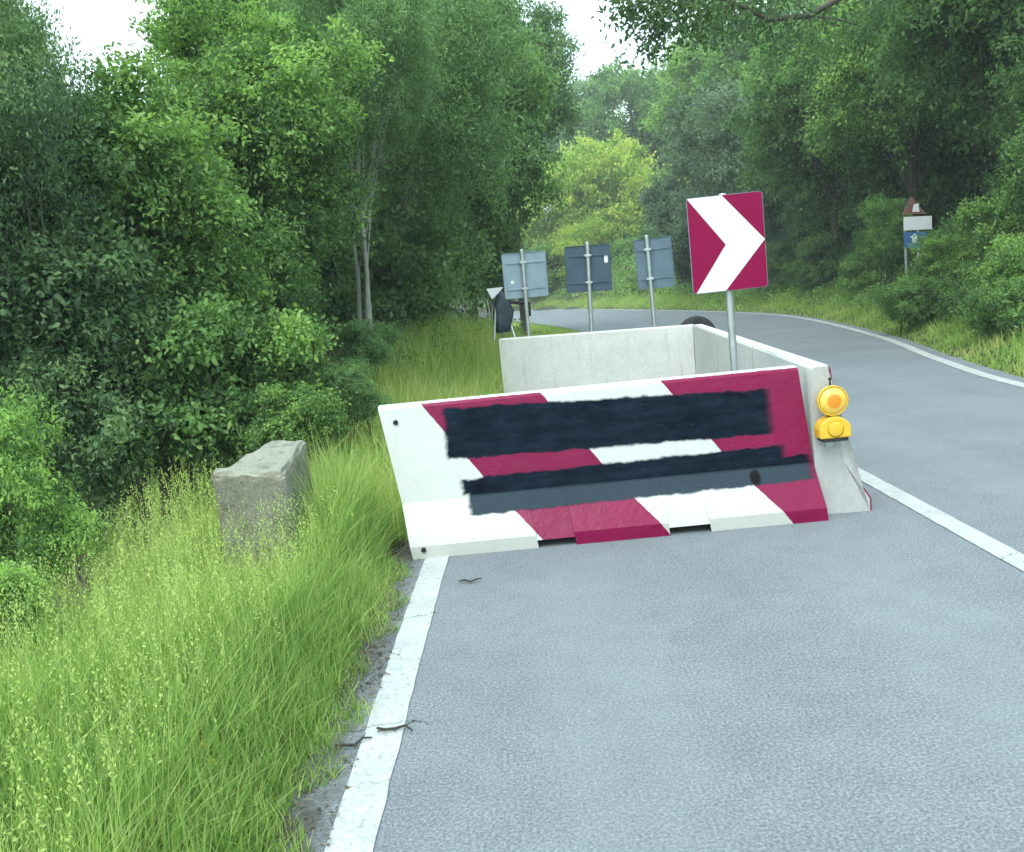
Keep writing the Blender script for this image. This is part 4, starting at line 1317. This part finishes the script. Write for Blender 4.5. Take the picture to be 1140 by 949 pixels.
# right verge
y = 8 + 100 * r.random(110000) ** 1.7; x = xr(y) + .25 + 5.5 * r.random(len(y)) ** 1.2
k = avoid(x, y); x, y = x[k], y[k]
h = (.10 + .26 * r.random(len(x))) * np.clip((x - xr(y)) / 1.1, .35, 1.2)
me, _, _ = blades('right_verge', x, y, h, .012 + .018 * r.random(len(x)), 6, 'grass_far')
o = link_mesh('verge_grass', me, MAT['grass_far']); tag(o, 'green grass on the right-hand verge along the edge line', 'grass', kind='stuff')
# left far verge beyond the bend
y = 28 + 60 * r.random(26000); x = xl(y) - .3 - 5 * r.random(len(y)) ** 1.3
me, _, _ = blades('bend_verge', x, y, .10 + .12 * r.random(len(x)), .03 + .02 * r.random(len(x)), 7, 'grass_far')
o = link_mesh('verge_grass', me, MAT['grass_far']); tag(o, 'grass inside the far bend', 'grass', kind='stuff')
# leafy undergrowth on both banks
def under(name, n, xf, yf, hmax, leaf, mat, label, seed):
    r = np.random.default_rng(seed)
    y = yf(r, n); x = xf(r, y)
    z = hgt(x, y)
    hh = hmax * (.35 + .65 * (0.5 + .5 * np.sin(x * 1.7 + 2 * np.sin(y * .9)) * np.sin(y * 1.4 + x * .6))) * r.random(n) ** .8
    P = np.stack([x, y, z + hh], -1)
    D = unit(r.normal(size=(n, 3)) + np.array([0, 0, .1])); N = unit(r.normal(size=(n, 3)) * .6 + np.array([0, 0, .9]))
    Lg = leaf * (.6 + .8 * r.random(n))
    t = np.clip(.42 + .18 * r.normal(size=n) + .15 * np.sin(x * 3 + y), 0, 1)
    me = leaves_to_mesh(name, P, D, N, Lg, Lg * .6, t, 4)
    o = link_mesh(name, me, MAT[mat]); tag(o, label, 'undergrowth', kind='stuff')
under('undergrowth', 60000, lambda r, y: xr(y) + .9 + 6.5 * r.random(len(y)), lambda r, n: 8 + 36 * r.random(n) ** 1.3, .75, .085, 'leaf_bright', 'leafy weeds covering the right bank', 61)
under('undergrowth', 40000, lambda r, y: xr(y) + 2.2 + 16 * r.random(len(y)), lambda r, n: 45 + 70 * r.random(n), 1.3, .24, 'leaf_bright', 'leafy weeds on the slope past the far bend', 65)
under('undergrowth', 60000, lambda r, y: xl(y) - 2.3 - 7 * r.random(len(y)), lambda r, n: 3.6 + 26 * r.random(n) ** 1.2, .7, .07, 'leaf_dark', 'dark leafy weeds down the left gully slope', 62)
under('undergrowth', 26000, lambda r, y: xl(y) - 1.6 - 4.5 * r.random(len(y)), lambda r, n: 7.5 + 18 * r.random(n), .6, .06, 'leaf_bright', 'light leafy weeds through the left verge grass', 63)

under('verge_weeds', 7000, lambda r, y: -2.6 + 1.35 * r.random(len(y)), lambda r, n: 1.5 + 4.2 * r.random(n), .40, .024, 'leaf_bright', 'small leafy weeds mixed in the near verge grass', 64)
x = -2.7 + 2.0 * r.random(6000); y = 1.5 + 4.6 * r.random(6000)
k = avoid(x, y); x, y = x[k], y[k]
MAT['straw'] = leaf_mat('dry_straw', (.22, .20, .09), (.36, .33, .16), (.52, .50, .30), .2)
me, _, _ = blades('dry_blades', x, y, (.12 + .34 * r.random(len(x))) * np.clip((xl(y) - .1 - x) / .5, .3, 1), np.full(len(x), .005), 12, 'straw', lean=.8)
o = link_mesh('dry_grass', me, MAT['straw']); tag(o, 'dry straw coloured blades scattered through the near verge', 'grass', kind='stuff')
# small yellow wildflowers in the near grass
MAT['petal'] = simple('yellow_petal', (.80, .66, .03), .6, var=.1, bump=0)
for i, (u, v, Y) in enumerate([(235, 905, 3.05), (245, 918, 3.0), (228, 918, 2.98), (252, 940, 2.9), (175, 905, 3.0), (172, 788, 3.6), (238, 888, 3.1), (100, 930, 2.85)]):
    p = ray(u, v, Y); gz = float(hgt(p.x, p.y)); rr_ = random.Random(i)
    root = empty('yellow_wildflower', (p.x, p.y, gz))
    tag(root, 'small yellow wildflower among the tall grass at the bottom left', 'flower', 'yellow wildflowers in the near grass')
    hgt_ = max(p.z - gz, .18)
    bm = bmesh.new(); tube(bm, [Vector((0, 0, 0)), Vector((.01, 0, hgt_ * .5)), Vector((0, 0, hgt_))], [.003, .0025, .002], 5)
    from_bm('stem', bm, MAT['leaf_mid'], root)
    bm = bmesh.new()
    for j in range(4):
        c = Vector((rr_.uniform(-.018, .018), rr_.uniform(-.018, .018), hgt_ + rr_.uniform(-.02, .015)))
        for q in range(5):
            a = q * 1.2566
            b0 = bm.verts.new(c); b1 = bm.verts.new(c + Vector((.009 * math.cos(a - .5), .009 * math.sin(a - .5), .004)))
            b2 = bm.verts.new(c + Vector((.014 * math.cos(a), .014 * math.sin(a), .006))); b3 = bm.verts.new(c + Vector((.009 * math.cos(a + .5), .009 * math.sin(a + .5), .004)))
            bm.faces.new((b0, b1, b2, b3))
    from_bm('flower_head', bm, MAT['petal'], root)

# litter at the road edge
def twig(u, v, ln, ang, label, seed, name='fallen_twig'):
    p = ray(u, v, 1.0); d = p - Vector((0, 0, EYE)); t = EYE / -d.z
    q = Vector((0, 0, EYE)) + d * t
    r = random.Random(seed)
    bm = bmesh.new()
    pts = [Vector((ln * (k / 4 - .5), .02 * math.sin(k * 1.7 + seed), .009 + .006 * (k % 2))) for k in range(5)]
    tube(bm, pts, [.005, .006, .006, .005, .003], 6)
    for k in range(3):
        a = pts[k + 1]; tube(bm, [a, a + Vector((r.uniform(-.03, .04), r.choice((-1, 1)) * r.uniform(.02, .05), .006))], [.003, .0015], 4)
    o = from_bm(name, bm, MAT['twig_dark'], None, (q.x, q.y, .004)); o.rotation_euler = (0, 0, ang)
    tag(o, label, 'twig')
MAT['twig_dark'] = simple('dark_twig', (.05, .045, .035), .9, var=.4)
twig(524, 649, .13, .1, 'short dark twig on the asphalt just below the front barrier', 1)
twig(395, 831, .14, .3, 'dark twig lying against the white edge line beside the grass', 2)
twig(440, 815, .15, -.25, 'thin twig lying across the white edge line', 3)
MAT['litter'] = leaf_mat('litter', (.03, .026, .018), (.07, .06, .04), (.17, .15, .10), .05)
r = np.random.default_rng(44)
n = 9000
y = 1.6 + 5.2 * r.random(n)
x = -.70 - .26 * r.random(n) ** .8 - .03 * np.sin(y * 6)
keep = (x < -.72) | (r.random(n) < .12)
keep &= r.random(n) < .35 + .65 * (np.sin(y * 3.1 + 1) > -.2)
x, y = x[keep], y[keep]; n = len(x)
P = np.stack([x, y, .006 + .012 * r.random(n)], -1)
D = unit(r.normal(size=(n, 3)) * np.array([1, 1, .15])); N = unit(r.normal(size=(n, 3)) * .35 + np.array([0, 0, 1.]))
Lg = .006 + .022 * r.random(n) ** 2.5
me = leaves_to_mesh('litter', P, D, N, Lg, Lg * (.25 + .5 * r.random(n)), np.clip(.3 + .3 * r.normal(size=n), 0, 1), 4)
o = link_mesh('leaf_litter', me, MAT['litter']); tag(o, 'dark crumbs, soil and dead leaf bits along the left road edge', 'litter', kind='stuff')

# ------------------------------------------------------------------ light summer haze
bm = bmesh.new(); box(bm, (0, 45, 12), (300, 200, 40))
hz = from_bm('haze', bm, None)
hm_ = bpy.data.materials.new('haze'); hm_.use_nodes = True
t_ = hm_.node_tree
for n in list(t_.nodes): t_.nodes.remove(n)
ho = t_.nodes.new('ShaderNodeOutputMaterial'); hv = t_.nodes.new('ShaderNodeVolumePrincipled')
hv.inputs['Color'].default_value = (.88, .95, 1.0, 1); hv.inputs['Density'].default_value = 0.0013
t_.links.new(hv.outputs[0], ho.inputs['Volume'])
hz.data.materials.append(hm_)
tag(hz, kind='stuff', label='thin pale haze hanging along the road', cat='haze')
